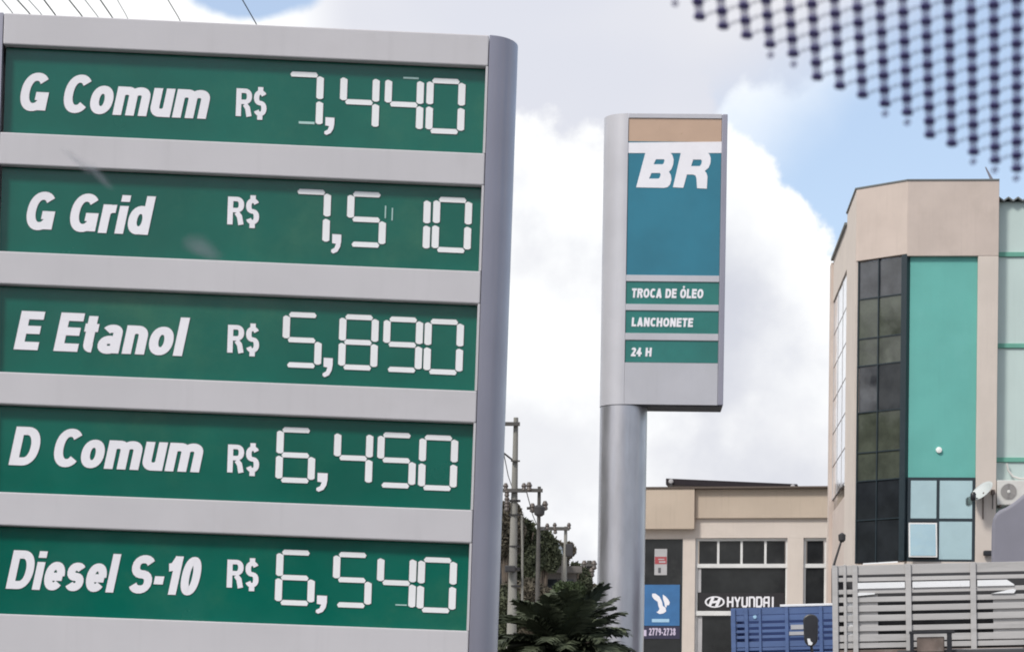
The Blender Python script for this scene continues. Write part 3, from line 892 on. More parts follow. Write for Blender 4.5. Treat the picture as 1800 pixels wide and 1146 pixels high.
for k in range(8):
    for c in range(2):
        a0, a1 = ((us + 0.016, um - 0.012), (um + 0.012, ue - 0.002))[c]
        b1, b0 = vr[k] - 0.011, vr[k + 1] + 0.011
        if k == 7: b0 = vBc
        tl = rnd.uniform(-0.006, 0.006)
        P = [(a0, 0.06 + tl, b0), (a1, 0.06 - tl, b0), (a1, 0.06 - tl, b1), (a0, 0.06 + tl, b1)]
        P += [(x, y + 0.012, z) for x, y, z in P]
        o = MB().add(P, [(0, 1, 2, 3), (7, 6, 5, 4), (0, 4, 5, 1), (1, 5, 6, 2), (2, 6, 7, 3), (3, 7, 4, 0)]).build('glass_pane', kinds[k * 2 + c], office)
        sub(FC, o)
# side wall (u runs from 0 at the near corner to negative values far away)
sl = -6.75
zt = vTopO
near = -2.55
def side(name, m, a, b, w0, w1, c, d, bev=0.0):
    o = MB().box(a, b, w0, w1, c, d).build(name, m, office, bev)
    return sub(FS, o)
side('side_wall', 'cream', near, -0.005, 0.0, 0.22, 0, zt - 0.002, 0.0)
vs_top = FS.p(1488, 474)[1]
vs_bot = FS.p(1483, 846)[1]
side('side_wall', 'cream', sl, near - 0.002, 0.0, 0.22, vs_top, zt - 0.25)
side('side_wall', 'beige', sl, near - 0.002, 0.03, 0.22, 0, vs_bot - 0.32)
side('side_roof_cap', 'roof_sheet', sl - 0.05, near, -0.06, 0.25, zt - 0.248, zt - 0.19)
side('side_roof_cap', 'roof_sheet', near, 0.0, -0.03, 0.25, zt, zt + 0.035)
side('end_column', 'beige', sl - 0.45, sl - 0.002, -0.05, 0.25, 0, zt - 0.3)
nr = 6
for k in range(nr):
    h = (vs_top - vs_bot) / nr
    b0, b1 = vs_bot + k * h, vs_bot + (k + 1) * h
    side('side_window_rail', 'brown_trim', sl, near, 0.027, 0.08, b1 - 0.018, b1)
    for c in range(3):
        L = (near - sl) / 3
        a0 = sl + c * L
        side('side_window_pane', 'side_glass', a0 + 0.03, a0 + L - 0.03, 0.03, 0.05, b0 + 0.002, b1 - 0.032)
for c in range(4):
    a0 = sl + c * (near - sl) / 3
    side('side_mullion', 'poster_grey', a0 - 0.028, a0 + 0.028, 0.022, 0.09, vs_bot, vs_top)
side('dark_recess', 'dark_glass', sl + 0.3, near - 0.1, 0.05, 0.1, vs_bot - 0.30, vs_bot - 0.04)  # dark slab filling the recess below the side windows
# small things on its roof and walls
mp = FF.p(1745, 316)
antm = MB().tube([(mp[0], 0.12, vTopO), (mp[0] - 0.12, 0.12, vTopO + 0.26)], 0.014, 6)
antm.prism_y([(mp[0] - 0.15, vTopO + 0.31), (mp[0] - 0.13, vTopO + 0.31), (mp[0] + 0.03, vTopO + 0.04), (mp[0] - 0.04, vTopO + 0.04)], 0.10, 0.13)
o = antm.build('antenna', 'tarp')
o.matrix_world = FF.matrix()
tag(o, 'small slanted antenna on the right end of the beige roof edge', 'antenna')

# adjacent mint building
mint = empty('mint_building', FF.matrix(), label='pale mint clad building with green bands beside the turquoise office', cat='building')
mv = [FF.p(1770, y)[1] for y in (350, 443, 604, 805)]
ux = uFr + 0.01
for k in range(4):
    lo = mv[k + 1] + 0.05 if k < 3 else 0
    hi = mv[k] - (0.0 if k == 0 else 0.05)
    MB().box(ux, ux + 3.0, 0.30, 0.40, lo, hi).build('cladding_panel', 'mint', mint)
for k in (1, 2, 3):
    MB().box(ux, ux + 3.0, 0.26, 0.40, mv[k] - 0.048, mv[k] + 0.048).build('green_band', 'mint_trim', mint, 0.006)
MB().box(ux, ux + 3.0, 0.405, 6.0, 0, mv[0]).build('core', 'mint', mint)
rf = []
for k in range(0, 61):
    rf.append((ux + 3.0 * k / 60, mv[0] + 0.05 + 0.035 * math.cos(k * math.pi / 2)))
rf = rf + [(a, b - 0.035) for a, b in reversed(rf)]
MB().prism_y(rf, 0.15, 6.1).build('corrugated_roof', 'roof_sheet', mint)

# AC unit, its pipe, dish, wall lamp
q0, q1 = FF.p(1752, 887), FF.p(1806, 844)
ac = empty('air_conditioner', FF.matrix(), label='white air conditioner unit on the mint wall above grey cover', cat='air conditioner')
MB().box(q0[0], q0[0] + 0.74, -0.02, 0.27, q0[1], q1[1]).build('casing', 'ac_white', ac, 0.015)
fc = FF.p(1773, 864)
MB().lathe((fc[0], -0.02, fc[1]), [(0.172, -0.004), (0.168, 0.0), (0.16, 0.01)], 'y', 28).build('fan_recess', 'ac_grille', ac, smooth=True)
for k in range(5):
    ring = MB()
    r_ = 0.035 + k * 0.032
    pts = [(fc[0] + r_ * math.cos(R(j * 15)), -0.03, fc[1] + r_ * math.sin(R(j * 15))) for j in range(25)]
    ring.tube(pts, 0.005, 5).build('grille_ring', 'ac_white', ac)
MB().lathe((fc[0], -0.03, fc[1]), [(0.02, -0.014), (0.035, -0.01), (0.035, 0.0)], 'y', 12).build('fan_hub', 'ac_white', ac, smooth=True)
for sgn in (0.06, 0.62):
    MB().box(q0[0] + sgn, q0[0] + sgn + 0.04, -0.02, 0.29, q0[1] - 0.045, q0[1] - 0.002).build('bracket', 'rust', ac)
pp = [FF.p(*q) for q in ((1772, 812), (1774, 824), (1782, 835), (1794, 839), (1806, 839), (1815, 850))]
o = MB().tube([(a, 0.2, b) for a, b in pp], 0.022, 8).build('insulated_pipe', 'ac_white', None, smooth=True)
o.matrix_world = FF.matrix(); tag(o, 'grey hose curving from the green band above the air conditioner', 'pipe')
dish = empty('satellite_dish', FF.matrix(), label='tilted white satellite dish on the beige pilaster', cat='satellite dish')
dc = Vector((FF.p(1724, 866)[0], -0.30, FF.p(1724, 866)[1]))
nrm = Vector((-0.62, -0.45, 0.64)).normalized()
aa = nrm.cross(Vector((0, 0, 1))).normalized(); bb = nrm.cross(aa)
vs, fs = [tuple(dc - nrm * 0.06)], []
for i in range(1, 7):
    r_ = 0.27 * i / 6
    for k in range(24):
        t_ = 2 * math.pi * k / 24
        vs.append(tuple(dc + aa * r_ * math.cos(t_) + bb * r_ * math.sin(t_) + nrm * (-0.06 + 0.085 * (i / 6) ** 2)))
for k in range(24):
    fs.append((0, 1 + k, 1 + (k + 1) % 24))
for i in range(5):
    for k in range(24):
        fs.append((1 + i * 24 + k, 1 + (i + 1) * 24 + k, 1 + (i + 1) * 24 + (k + 1) % 24, 1 + i * 24 + (k + 1) % 24))
o = MB().add(vs, fs).build('reflector', 'dish', dish, smooth=True)
md = o.modifiers.new('thick', 'SOLIDIFY'); md.thickness = 0.01
fd = Vector((FF.p(1707, 876)[0], -0.45, FF.p(1707, 876)[1]))
MB().tube([dc + bb * 0.2 - nrm * 0.02, fd], 0.010, 6).build('feed_arm', 'dark_iron', dish)
MB().lathe(fd, [(0.03, -0.10), (0.055, -0.07), (0.06, 0.05), (0.035, 0.09)], 'z', 12).build('feed_horn', 'black_plastic', dish, smooth=True)
MB().tube([dc - nrm * 0.05, (dc.x + 0.05, 0.0, dc.z - 0.1)], 0.02, 8).build('mount', 'rust', dish)
MB().tube([(dc.x + 0.05, -0.01, dc.z - 0.55), (dc.x + 0.05, -0.01, dc.z + 0.02)], 0.014, 8).build('mast', 'rust', dish)
wl = empty('wall_floodlight', FF.matrix(), label='small black floodlight low on the beige pilaster', cat='floodlight')
q = FF.p(1736, 973)
MB().box(q[0] - 0.10, q[0] + 0.09, -0.16, -0.04, q[1] - 0.05, q[1] + 0.06).build('housing', 'black_plastic', wl, 0.02)
MB().box(q[0] - 0.02, q[0] + 0.02, -0.045, 0.0, q[1] - 0.03, q[1] + 0.03).build('bracket', 'dark_iron', wl)
wl2 = empty('wall_valve', FF.matrix(), label='small brown junction box on the pilaster beside the dish', cat='junction box')
q = FF.p(1744, 865)
MB().box(q[0] - 0.03, q[0] + 0.05, -0.09, 0.0, q[1] - 0.05, q[1] + 0.05).build('box_casing', 'rust', wl2, 0.01)
MB().tube([(q[0] + .01, -0.04, q[1] - 0.05), (q[0] + .01, -0.04, q[1] - 0.35)], 0.012, 6).build('conduit', 'dark_pole', wl2)

# ------------------------------------------------------------------ low showroom building
FH = Frame(1220, 900, 75.0, math.atan(-0.143))
S = 75.0 / 5000.0
show = empty('showroom_building', FH.matrix(), label='low beige car showroom with white framed dark windows', cat='building')


def hp(x, y, w=0.0): return FH.p(x, y, w)


uA, uB, uEnd = hp(1100, 900)[0], hp(1222, 900)[0], hp(1500, 900)[0]
vP = hp(1300, 860)[1]
vP2 = hp(1300, 911)[1]
vP3 = hp(1165, 931)[1]
MB().box(uA, uB, -0.25, 0.3, vP3, vP + 0.002).build('parapet', 'tan_wall', show, 0.01)
MB().box(uB + 0.002, uEnd, -0.10, 0.3, vP2, vP).build('parapet', 'tan_wall', show, 0.01)
MB().box(uA, uEnd, -0.28, 0.36, vP + 0.004, vP + 0.05).build('parapet_cap', 'brown_trim', show)
MB().box(uA, uEnd, 3.0, 12.0, 0, vP - 0.3).build('core', 'cream', show)
x_ = [hp(a, 990)[0] for a in (1200, 1222, 1384, 1412, 1452)]
vH = hp(1300, 945)[1]
MB().box(x_[0], uEnd, 0, 0.3, vH, vP2 - 0.002).build('lintel', 'cream', show)
MB().box(x_[0], x_[1], 0.0, 0.3, 0, vH - 0.002).build('pier', 'cream', show)
MB().box(x_[2], x_[3], 0.0, 0.3, 0, vH - 0.002).build('pier', 'cream', show)
MB().box(x_[4], uEnd, 0.0, 0.3, 0, vH - 0.002).build('pier', 'cream', show)
vt0, vt1 = hp(1300, 997)[1], hp(1300, 990)[1]
vs0, vs1 = hp(1300, 1081)[1], hp(1300, 1073)[1]
for (a, b, mulls) in ((x_[1], x_[2], (1262, 1303, 1345)), (x_[3], x_[4], ())):
    w_ = MB().box(a, b, 0.08, 0.20, vt0, vt1).box(a, b, 0.08, 0.2, vH - 0.07, vH - 0.003)
    for mm in mulls:
        u_ = hp(mm, 970)[0]
        w_.box(u_ - 0.03, u_ + 0.03, 0.12, 0.2, vt1, vH - 0.07)
    w_.box(a, b, 0.06, 0.2, vs0, vs1)
    w_.box(a, a + 0.06, 0.10, 0.2, 0.2, vH).box(b - 0.05, b, 0.10, 0.2, 0.2, vH)
    wf = w_.build('window_frame', 'white_frame', show)
    us_ = [a + 0.06] + [hp(mm, 970)[0] for mm in mulls] + [b - 0.05]
    for i in range(len(us_) - 1):
        MB().box(us_[i] + 0.031, us_[i + 1] - 0.031, 0.15, 0.165, vt1 + 0.002, vH - 0.072).build('pane', 'shop_glass', wf)
    MB().box(a + 0.062, b - 0.052, 0.15, 0.165, vs1 + 0.002, vt0 - 0.002).build('pane', 'shop_glass', wf)
    MB().box(a + 0.062, b - 0.052, 0.15, 0.165, 0.2, vs0 - 0.002).build('pane', 'shop_glass', wf)
# grey inner jamb seen through the left of the window
MB().box(x_[1] + 0.065, x_[1] + 0.19, 0.125, 0.148, 0.2, vs0 - 0.01).build('inner_jamb', 'poster_grey', show)
MB().box(x_[1] + 0.065, x_[1] + 0.15, 0.125, 0.148, hp(1300, 1040)[1], vt0 - 0.01).build('inner_jamb', 'poster_grey', show)
# car maker sign
sgn = empty('dealer_sign', FH.matrix(), label='black strip sign with white HYUNDAI lettering and oval emblem', cat='sign')
q0, q1 = hp(1223, 1073), hp(1382, 1041)
MB().box(q0[0] + 0.07, q1[0] - 0.06, 0.105, 0.145, q0[1] + 0.02, q1[1]).build('sign_board', 'sign_black', sgn)
q0, q1 = hp(1279, 1065), hp(1365, 1049)


def strokes(mb, segs, wd, y0, y1):
    for (a, b), (c, d) in segs:
        dx, dz = c - a, d - b
        L = math.hypot(dx, dz) or 1
        ex_, ez_ = dx / L * wd / 2 * 0.6, dz / L * wd / 2 * 0.6
        nx, nz = -dz / L * wd / 2, dx / L * wd / 2
        mb.prism_y([(a - ex_ + nx, b - ez_ + nz), (a - ex_ - nx, b - ez_ - nz), (c + ex_ - nx, d + ez_ - nz), (c + ex_ + nx, d + ez_ + nz)], y0, y1)


GL = {'H': [((0, 0), (0, 1)), ((1, 0), (1, 1)), ((0, .5), (1, .5))], 'Y': [((0, 1), (.5, .45)), ((1, 1), (.5, .45)), ((.5, .45), (.5, 0))],
      'U': [((0, 1), (0, .15)), ((0, .15), (.2, 0)), ((.2, 0), (.8, 0)), ((.8, 0), (1, .15)), ((1, .15), (1, 1))],
      'N': [((0, 0), (0, 1)), ((0, 1), (.8, 1)), ((.8, 1), (1, .85)), ((1, .85), (1, 0))],
      'D': [((0, 0), (0, 1)), ((0, 1), (.8, 1)), ((.8, 1), (1, .8)), ((1, .8), (1, .2)), ((1, .2), (.8, 0)), ((.8, 0), (0, 0))],
      'A': [((0, 0), (0, .85)), ((0, .85), (.2, 1)), ((.2, 1), (1, 1)), ((1, 1), (1, 0)), ((0, .42), (1, .42))], 'I': [((.3, 0), (.3, 1))]}
cw = (q1[0] - q0[0]) / 7.0
lt = MB()
for i, ch in enumerate('HYUNDAI'):
    ox = q0[0] + i * cw * 1.04
    for k, ((a, b), (c, d)) in enumerate(GL[ch]):
        y0_ = 0.10 - 0.0006 * k
        strokes(lt, [((ox + a * cw * .68, q0[1] + b * (q1[1] - q0[1])), (ox + c * cw * .68, q0[1] + d * (q1[1] - q0[1])))], 0.048, y0_ - 0.02, 0.104)
lt.build('lettering', 'white_letter', sgn)
ec = hp(1256, 1057); rx, rz = 17.5 * S, 10 * S
outline([arc(ec[0], ec[1], rx, rz, 0, 348, 29), arc(ec[0], ec[1], rx * .82, rz * .78, 0, 348, 29)], 'white_letter', sgn, 0.104, 0.02, 'emblem_ring')
em = MB()
strokes(em, [((ec[0] - rx * .50, ec[1] - rz * .62), (ec[0] - rx * .20, ec[1] + rz * .66))], 0.075, 0.082, 0.104)
strokes(em, [((ec[0] + rx * .20, ec[1] - rz * .66), (ec[0] + rx * .50, ec[1] + rz * .62))], 0.075, 0.082, 0.104)
strokes(em, [((ec[0] - rx * .34, ec[1] - rz * .08), (ec[0] + rx * .34, ec[1] + rz * .08))], 0.06, 0.0835, 0.104)
em.build('emblem_letter', 'white_letter', sgn)
# left wing of the showroom: dark glass with posters
g0, g1 = hp(1120, 1146), hp(1197, 947)
MB().box(g0[0], x_[0] - 0.002, 0.0, 0.1, hp(1165, 947)[1], vP3 - 0.002).build('lintel', 'cream', show)
wfm = MB().box(g0[0], x_[0] - 0.03, 0.05, 0.10, 0.1, g1[1]).build('glazing', 'shop_glass', show)
MB().box(x_[0] - 0.028, x_[0] - 0.002, 0.03, 0.12, 0.1, g1[1]).build('glazing_frame', 'dark_frame', show)
a, b = hp(1150, 1010), hp(1172.5, 964)
h = b[1] - a[1]
pst = empty('small_poster', FH.matrix(), label='small white and red poster on dark showroom glass', cat='poster')
MB().box(a[0], b[0], 0.035, 0.048, a[1], b[1]).build('paper', 'poster_grey', pst)
MB().box(a[0] + 0.01, b[0] - 0.01, 0.030, 0.0345, a[1] + h * .42, a[1] + h * .70).build('red_block', 'poster_red', pst)
MB().box(a[0] + 0.12, b[0] - 0.04, 0.027, 0.0298, a[1] + h * .47, a[1] + h * .53).build('printed_line', 'poster_grey', pst)
MB().box(a[0] + 0.10, b[0] - 0.07, 0.027, 0.0298, a[1] + h * .58, a[1] + h * .62).build('printed_line', 'poster_grey', pst)
MB().box(a[0] + 0.10, a[0] + 0.17, 0.030, 0.0345, a[1] + h * .08, a[1] + h * .28).build('printed_figure', 'back', pst)
ban = empty('blue_banner', FH.matrix(), label='blue window banner with white wing emblem above phone number', cat='banner')
a, b = hp(1128, 1099), hp(1195, 1027)
MB().box(a[0], b[0], 0.03, 0.045, a[1], b[1]).build('blue_field', 'poster_blue', ban)
zz = lambda p_, q_: hp(1125 + p_ / 5.56, 940 + q_ / 5.56)
wing1 = [(118, 572), (150, 570), (190, 600), (215, 650), (222, 690), (250, 710), (255, 745), (225, 765), (190, 770), (160, 752), (178, 740), (190, 720), (178, 690), (172, 650), (140, 628), (118, 600)]
wing2 = [(222, 580), (250, 598), (276, 628), (290, 655), (284, 682), (262, 684), (258, 706), (244, 700), (236, 660), (224, 625)]
outline([[zz(*p_) for p_ in wing1]], 'white_letter', ban, 0.029, 0.006, 'wing_emblem')
outline([[zz(*p_) for p_ in wing2]], 'white_letter', ban, 0.029, 0.006, 'wing_emblem')
a, b = zz(115, 850), zz(285, 818)
MB().box(a[0], b[0], 0.024, 0.029, a[1], b[1]).build('caption_strip', 'pale_blue', ban)
a, b = hp(1128, 1122), hp(1195, 1100)
MB().box(a[0], b[0], 0.03, 0.045, a[1], b[1] - 0.002).build('dark_field', 'banner_dark', ban)
a, b = zz(86, 978), zz(348, 908)
lettering('2779-2738', 'lilac', ban, a[0], b[0], a[1], b[1], 0.029, 0.006, 0.12, 0.0, 0.12)
a, b = zz(30, 985), zz(62, 925)
MB().box(a[0], b[0], 0.024, 0.029, a[1], b[1]).build('phone_mark', 'lilac', ban)
# solar panel on the roof
a, b = hp(1167, 836), hp(1400, 846)
c_, d_ = hp(1167, 850), hp(1400, 862)
sp = empty('solar_panel', FH.matrix(), label='long dark solar panel propped on the showroom roof', cat='solar panel')
mm = MB()
P = [(a[0], 0.6, a[1]), (b[0], 0.6, b[1]), (b[0], 0.6, b[1] - 0.15), (a[0], 0.6, a[1] - 0.17)]
P += [(x, 2.4, z + 0.02) for x, y, z in P]
mm.add(P, [(0, 1, 2, 3), (7, 6, 5, 4), (0, 4, 5, 1), (1, 5, 6, 2), (2, 6, 7, 3), (3, 7, 4, 0)]).build('collector', 'solar', sp, 0.01)
for x in (1176, 1392):
    q = hp(x, 855)
    zt_ = a[1] + (b[1] - a[1]) * (q[0] - a[0]) / (b[0] - a[0]) - 0.08
    MB().box(q[0] - 0.04, q[0] + 0.04, 0.55, 0.65, vP - 0.05, zt_).build('support_leg', 'dark_iron', sp)
    MB().lathe((q[0], 0.54, zt_), [(0.04, 0.0), (0.065, 0.015), (0.065, 0.05)], 'y', 10).build('bolt_plate', 'poster_grey', sp)

MB_ = MB()
# ------------------------------------------------------------------ lamp arm between the buildings
q = at(1468, 1005, 57.0)
arm = empty('bracket_lamp', loc=(q.x, q.y, 0), label='black slanted bracket lamp beside the office side wall', cat='lamp')
zq = lambda x, y: (at(x, y, 57.0) - Vector((q.x, q.y, 0)))
MB().tube([zq(1464, 1400), zq(1464, 1000), zq(1468, 985), zq(1479, 950)], [0.03, 0.03, 0.024, 0.02], 8).build('arm', 'dark_iron', arm, smooth=True)
pz = zq(1480, 944)
MB().lathe(pz, [(0.03, -0.10), (0.07, -0.06), (0.075, 0.05), (0.02, 0.09)], 'z', 12).build('lantern', 'dark_iron', arm, smooth=True)


# ------------------------------------------------------------------ utility poles
def upole(x, ytop, depth, r0, r1, label, lean, mat_, arms, extra=None):
    base = at(x, ytop, depth)
    t_ = lean * (base.z)
    o = empty('utility_pole', loc=(base.x - t_, base.y, 0), label=label, cat='utility pole', group='utility poles along the street')
    top = Vector((t_, 0, base.z))
    MB().tube([(0, 0, 0), tuple(top * 0.5), tuple(top)], [r1, (r0 + r1) / 2, r0], 14).build('post', mat_, o, smooth=True)
    k = depth / FPX

    def L(px, py): return at(px, py, depth) - o.location
    for (xa, xb, y_, th) in arms:
        a, b = L(xa, y_), L(xb, y_)
        MB().box(a.x, b.x, -r0 * 1.0 - 0.11, -r0 * 1.0 - 0.01, a.z - th * k / 2, a.z + th * k / 2).build('crossarm', 'dark_pole', o)
    if extra: extra(o, L, k, r0)
    return o


def insul(o, L, px, py, s=1.0, w=-0.12):
    p_ = L(px, py)
    MB().lathe((p_.x, w, p_.z), [(0.025 * s, -0.11 * s), (0.06 * s, -0.08 * s), (0.045 * s, -0.02 * s), (0.065 * s, 0.01 * s), (0.03 * s, 0.08 * s)], 'z', 10).build('insulator', 'ceramic', o, smooth=True)


def ex1(o, L, k, r0):
    for (x, y) in ((889, 856), (921, 856), (891, 866), (891, 879), (891, 891), (880, 856)):
        insul(o, L, x, y, 0.95)
    MB().tube([L(864, 775), L(884, 795), L(903, 810)], 0.022, 6).build('brace', 'dark_iron', o)
    for (y, h_) in ((1000, 5), (880, 3), (905, 2), (1030, 3), (960, 2)):
        c = L(905, y)
        MB().lathe((c.x, 0, c.z), [(0.125, -h_ * k / 2), (0.125, h_ * k / 2)], 'z', 14).build('clamp_band', 'dark_iron', o)
    c = L(898, 1000)
    MB().box(c.x - 0.13, c.x + 0.10, -0.30, -0.12, c.z - 0.08, c.z + 0.06).build('junction_box', 'dark_iron', o, 0.02)
    MB().tube([L(917, 905), L(918, 960), L(918, 1060)], 0.028, 6).build('riser_pipe', 'concrete_pole', o)


def ex2(o, L, k, r0):
    c = L(948, 897)
    MB().lathe((c.x, -0.28, c.z), [(0.08, -0.20), (0.15, -0.15), (0.17, 0.06), (0.10, 0.13)], 'z', 14).build('transformer', 'dark_iron', o, smooth=True)
    for (x, y) in ((936, 892), (958, 888), (930, 855)):
        insul(o, L, x, y, 1.5)
    MB().tube([L(926, 893), L(948, 893)], 0.045, 6).build('cross_bracket', 'dark_iron', o)


def ex3(o, L, k, r0):
    for (x, y) in ((962, 925), (975, 924), (976, 932), (1000, 924)):
        insul(o, L, x, y, 1.3)
    c = L(1000, 967)
    MB().box(c.x - 0.13, c.x + 0.13, -0.5, -0.2, c.z - 0.25, c.z + 0.2).build('switch_box', 'dark_iron', o, 0.02)


def ex4(o, L, k, r0):
    for (x, y) in ((1027, 992), (1044, 992), (1040, 1005)):
        insul(o, L, x, y, 2.4)


upole(907, 734, 62.0, 0.052, 0.17, 'pale concrete utility pole with two crossarms, nearest to the price sign', 0.010, 'concrete_pole', [(878, 914, 746, 6), (898, 914, 811, 2), (870, 926, 862.5, 6)], ex1)
upole(948, 855, 85.0, 0.052, 0.10, 'dark utility pole carrying a transformer just above the treetops', 0.006, 'dark_pole', [(905, 954, 862, 6)], ex2)
upole(994.5, 925, 105.0, 0.062, 0.13, 'grey utility pole rising behind the palm with insulators on its crossarm', 0.006, 'concrete_pole', [(948, 1001, 929, 6)], ex3)
upole(1036, 985, 140.0, 0.12, 0.16, 'farthest small utility pole close to the round metal column', 0.0, 'dark_pole', [(1022, 1047, 993, 4), (1026, 1044, 1006, 3)], ex4)

# wires
def wire(name, pts, r_, m_, label, group):
    o = MB().tube(pts, r_, 6).build(name, m_, None, smooth=True)
    return tag(o, label, 'cable', group)


ORD = ['first', 'second', 'third', 'fourth', 'fifth', 'sixth', 'seventh', 'eighth', 'ninth', 'tenth']
for i, (xa, xb, yb, thick, m_) in enumerate(((3, 18, 18, .9, 'cable_pale'), (30, 50, 22, 1.2, 'cable'), (50, 69, 21, .8, 'cable_pale'), (77, 96, 25, 1.3, 'cable'), (121, 142, 26, 1.2, 'cable'),
                                         (149, 170, 27, .8, 'cable_pale'), (176, 196, 29, 1.2, 'cable'), (206, 221, 26, .7, 'cable_pale'), (295, 313, 30, .9, 'cable'), (426, 449, 40, 1.1, 'cable'))):
    sl_ = (xb - xa) / yb
    P0 = at(xa - sl_ * 300, -300, 24.0)
    P1 = at(xa, 0, 34.0)
    P2 = at(xb, yb, 35.2)
    P3 = at(xb + sl_ * 95, yb + 110, 40.0)
    P4 = at(xb + sl_ * 200, yb + 260, 50.0)
    wire('overhead_cable', [P0, P1, P2, P3, P4], thick * 35 / 5000 * 0.95, m_, ('pale faint' if m_ == 'cable_pale' else 'dark') + ' slanted cable above the price sign, ' + ORD[i] + ' of ten from the left', 'slanted cables above the price sign')
for (a, b, lab) in (((878, 742, 62), (905, 858, 85), 'thin street cable from the pale concrete pole to the transformer pole'),
                    ((925, 862, 62), (958, 926, 105), 'thin street cable sagging from the lower crossarm to the grey pole')):
    A, B_ = at(*a), at(*b)
    mid = (A + B_) / 2 - Vector((0, 0, 0.4))
    o = wire('street_cable', [A, (A * .75 + B_ * .25) - Vector((0, 0, .3)), mid, (A * .25 + B_ * .75) - Vector((0, 0, .3)), B_], 0.012, 'cable', lab, 'street cables')


# ------------------------------------------------------------------ hillside buildings and trees on the left
def leaf_mass(mb, c, rad_, n, size, rr_):
    n = int(n * 2.4); size = size * 0.6
    for _ in range(n):
        while True:
            d = Vector((rr_.uniform(-1, 1), rr_.uniform(-1, 1), rr_.uniform(-1, 1)))
            if 0.05 < d.length <= 1: break
        d = d.normalized() * (d.length ** 0.45)
        p_ = Vector(c) + Vector((d.x * rad_[0], d.y * rad_[1], d.z * rad_[2]))
        a = Vector((rr_.gauss(0, 1), rr_.gauss(0, 1), rr_.gauss(0, 1))).normalized()
        b = a.cross(Vector((rr_.gauss(0, 1), rr_.gauss(0, 1), rr_.gauss(0, 1)))).normalized()
        s_ = size * rr_.uniform(0.5, 1.4)
        mb.add([p_ - a * s_, p_ + b * s_ * .45, p_ + a * s_, p_ - b * s_ * .45], [(0, 1, 2, 3)])


def tree(x, y, depth, w, h, m_, label, n=900, seed=1, leaf=0.16, name='leafy_tree'):
    """x, y: photo pixel of the crown's top middle; w, h: crown size in pixels"""
    rr_ = random.Random(seed)
    k = depth / FPX
    top = at(x, y, depth)
    o = empty(name, loc=(top.x, top.y, 0), label=label, cat='tree', group='trees on the far hillside')
    W, H = w * k / 2 * 1.15, h * k / 2 * 1.05
    cz = top.z - H
    tk = MB().tube([(0, 0, 0), (0.1 * W, 0, cz * .5), (-0.05 * W, 0.05, cz)], [0.22, 0.17, 0.09], 8)
    for _ in range(5):
        a = rr_.uniform(0, 6.28)
        tk.tube([(0, 0, cz * .75), (math.cos(a) * W * .3, math.sin(a) * W * .3, cz), (math.cos(a) * W * .7, math.sin(a) * W * .6, cz + H * rr_.uniform(.0, .6))], [0.09, 0.06, 0.025], 6)
    tk.build('trunk', 'bark', o, smooth=True)
    cr = MB()
    n = int(n * 2.2)
    leaf_mass(cr, (0, 0, cz), (W * .6, W * .5, H * .75), n // 3, leaf * 1.5, rr_)
    for _ in range(11):
        a, b = rr_.uniform(0, 6.28), rr_.uniform(-0.85, 0.8)
        rr2 = rr_.uniform(0.3, 0.5)
        c = (math.cos(a) * W * .62 * math.sqrt(1 - b * b * .6), math.sin(a) * W * .6, cz + H * b * .62)
        leaf_mass(cr, c, (W * rr2, W * rr2, H * rr2 * 0.9), n // 11, leaf, rr_)
    cr.build('crown', m_, o)
    return o


hb = at(905, 900, 118.0)
hill = empty('hillside_house', loc=(hb.x, hb.y, 0), label='old grey brown terraced house on the far hillside behind the poles', cat='house')
H_ = lambda x, y, d=118.0: at(x, y, d) - Vector((hb.x, hb.y, 0))
for i, (xa, xb, ya, yb, w0) in enumerate(((840, 932, 920, 1010, 0.0), (840, 962, 975, 1060, -2.0), (880, 1010, 1010, 1250, -4.0))):
    a, b = H_(xa, yb), H_(xb, ya)
    MB().box(a.x, b.x, w0, w0 + 6, 0, b.z).build('terrace_wall', 'old_wall', hill)
    MB().box(a.x, b.x + 0.2, w0 - 0.5, w0 + 0.0, b.z - 0.25, b.z).build('ledge', 'old_wall', hill, label='projecting concrete ledge')
    for j in range(4):
        u_ = a.x + (b.x - a.x) * (0.2 + j * 0.22)
        MB().box(u_ - 0.3, u_ + 0.3, w0 - 0.04, w0 - 0.005, b.z - 1.4, b.z - 0.5).build('window', 'dark_glass', hill)
hr = at(968, 957, 112.0)
shed = empty('shed_roof', loc=(hr.x, hr.y, 0), label='pale sheet roof sloping among the dark hillside trees', cat='roof')
Q = lambda x, y: at(x, y, 112.0) - Vector((hr.x, hr.y, 0))
a, b, c, d = Q(944, 950), Q(975, 955), Q(990, 975), Q(948, 971)
MB().add([tuple(v) for v in (a, b, c, d)] + [tuple(v + Vector((0, 2.5, 0.5))) for v in (a, b, c, d)], [(0, 1, 2, 3), (7, 6, 5, 4), (0, 4, 5, 1), (1, 5, 6, 2), (2, 6, 7, 3), (3, 7, 4, 0)]).build('sheet', 'pale_roof', shed)
for v in (c, d):
    MB().box(v.x - 0.06, v.x + 0.06, 0.0, 0.12, 0, v.z).build('post', 'dark_pole', shed)

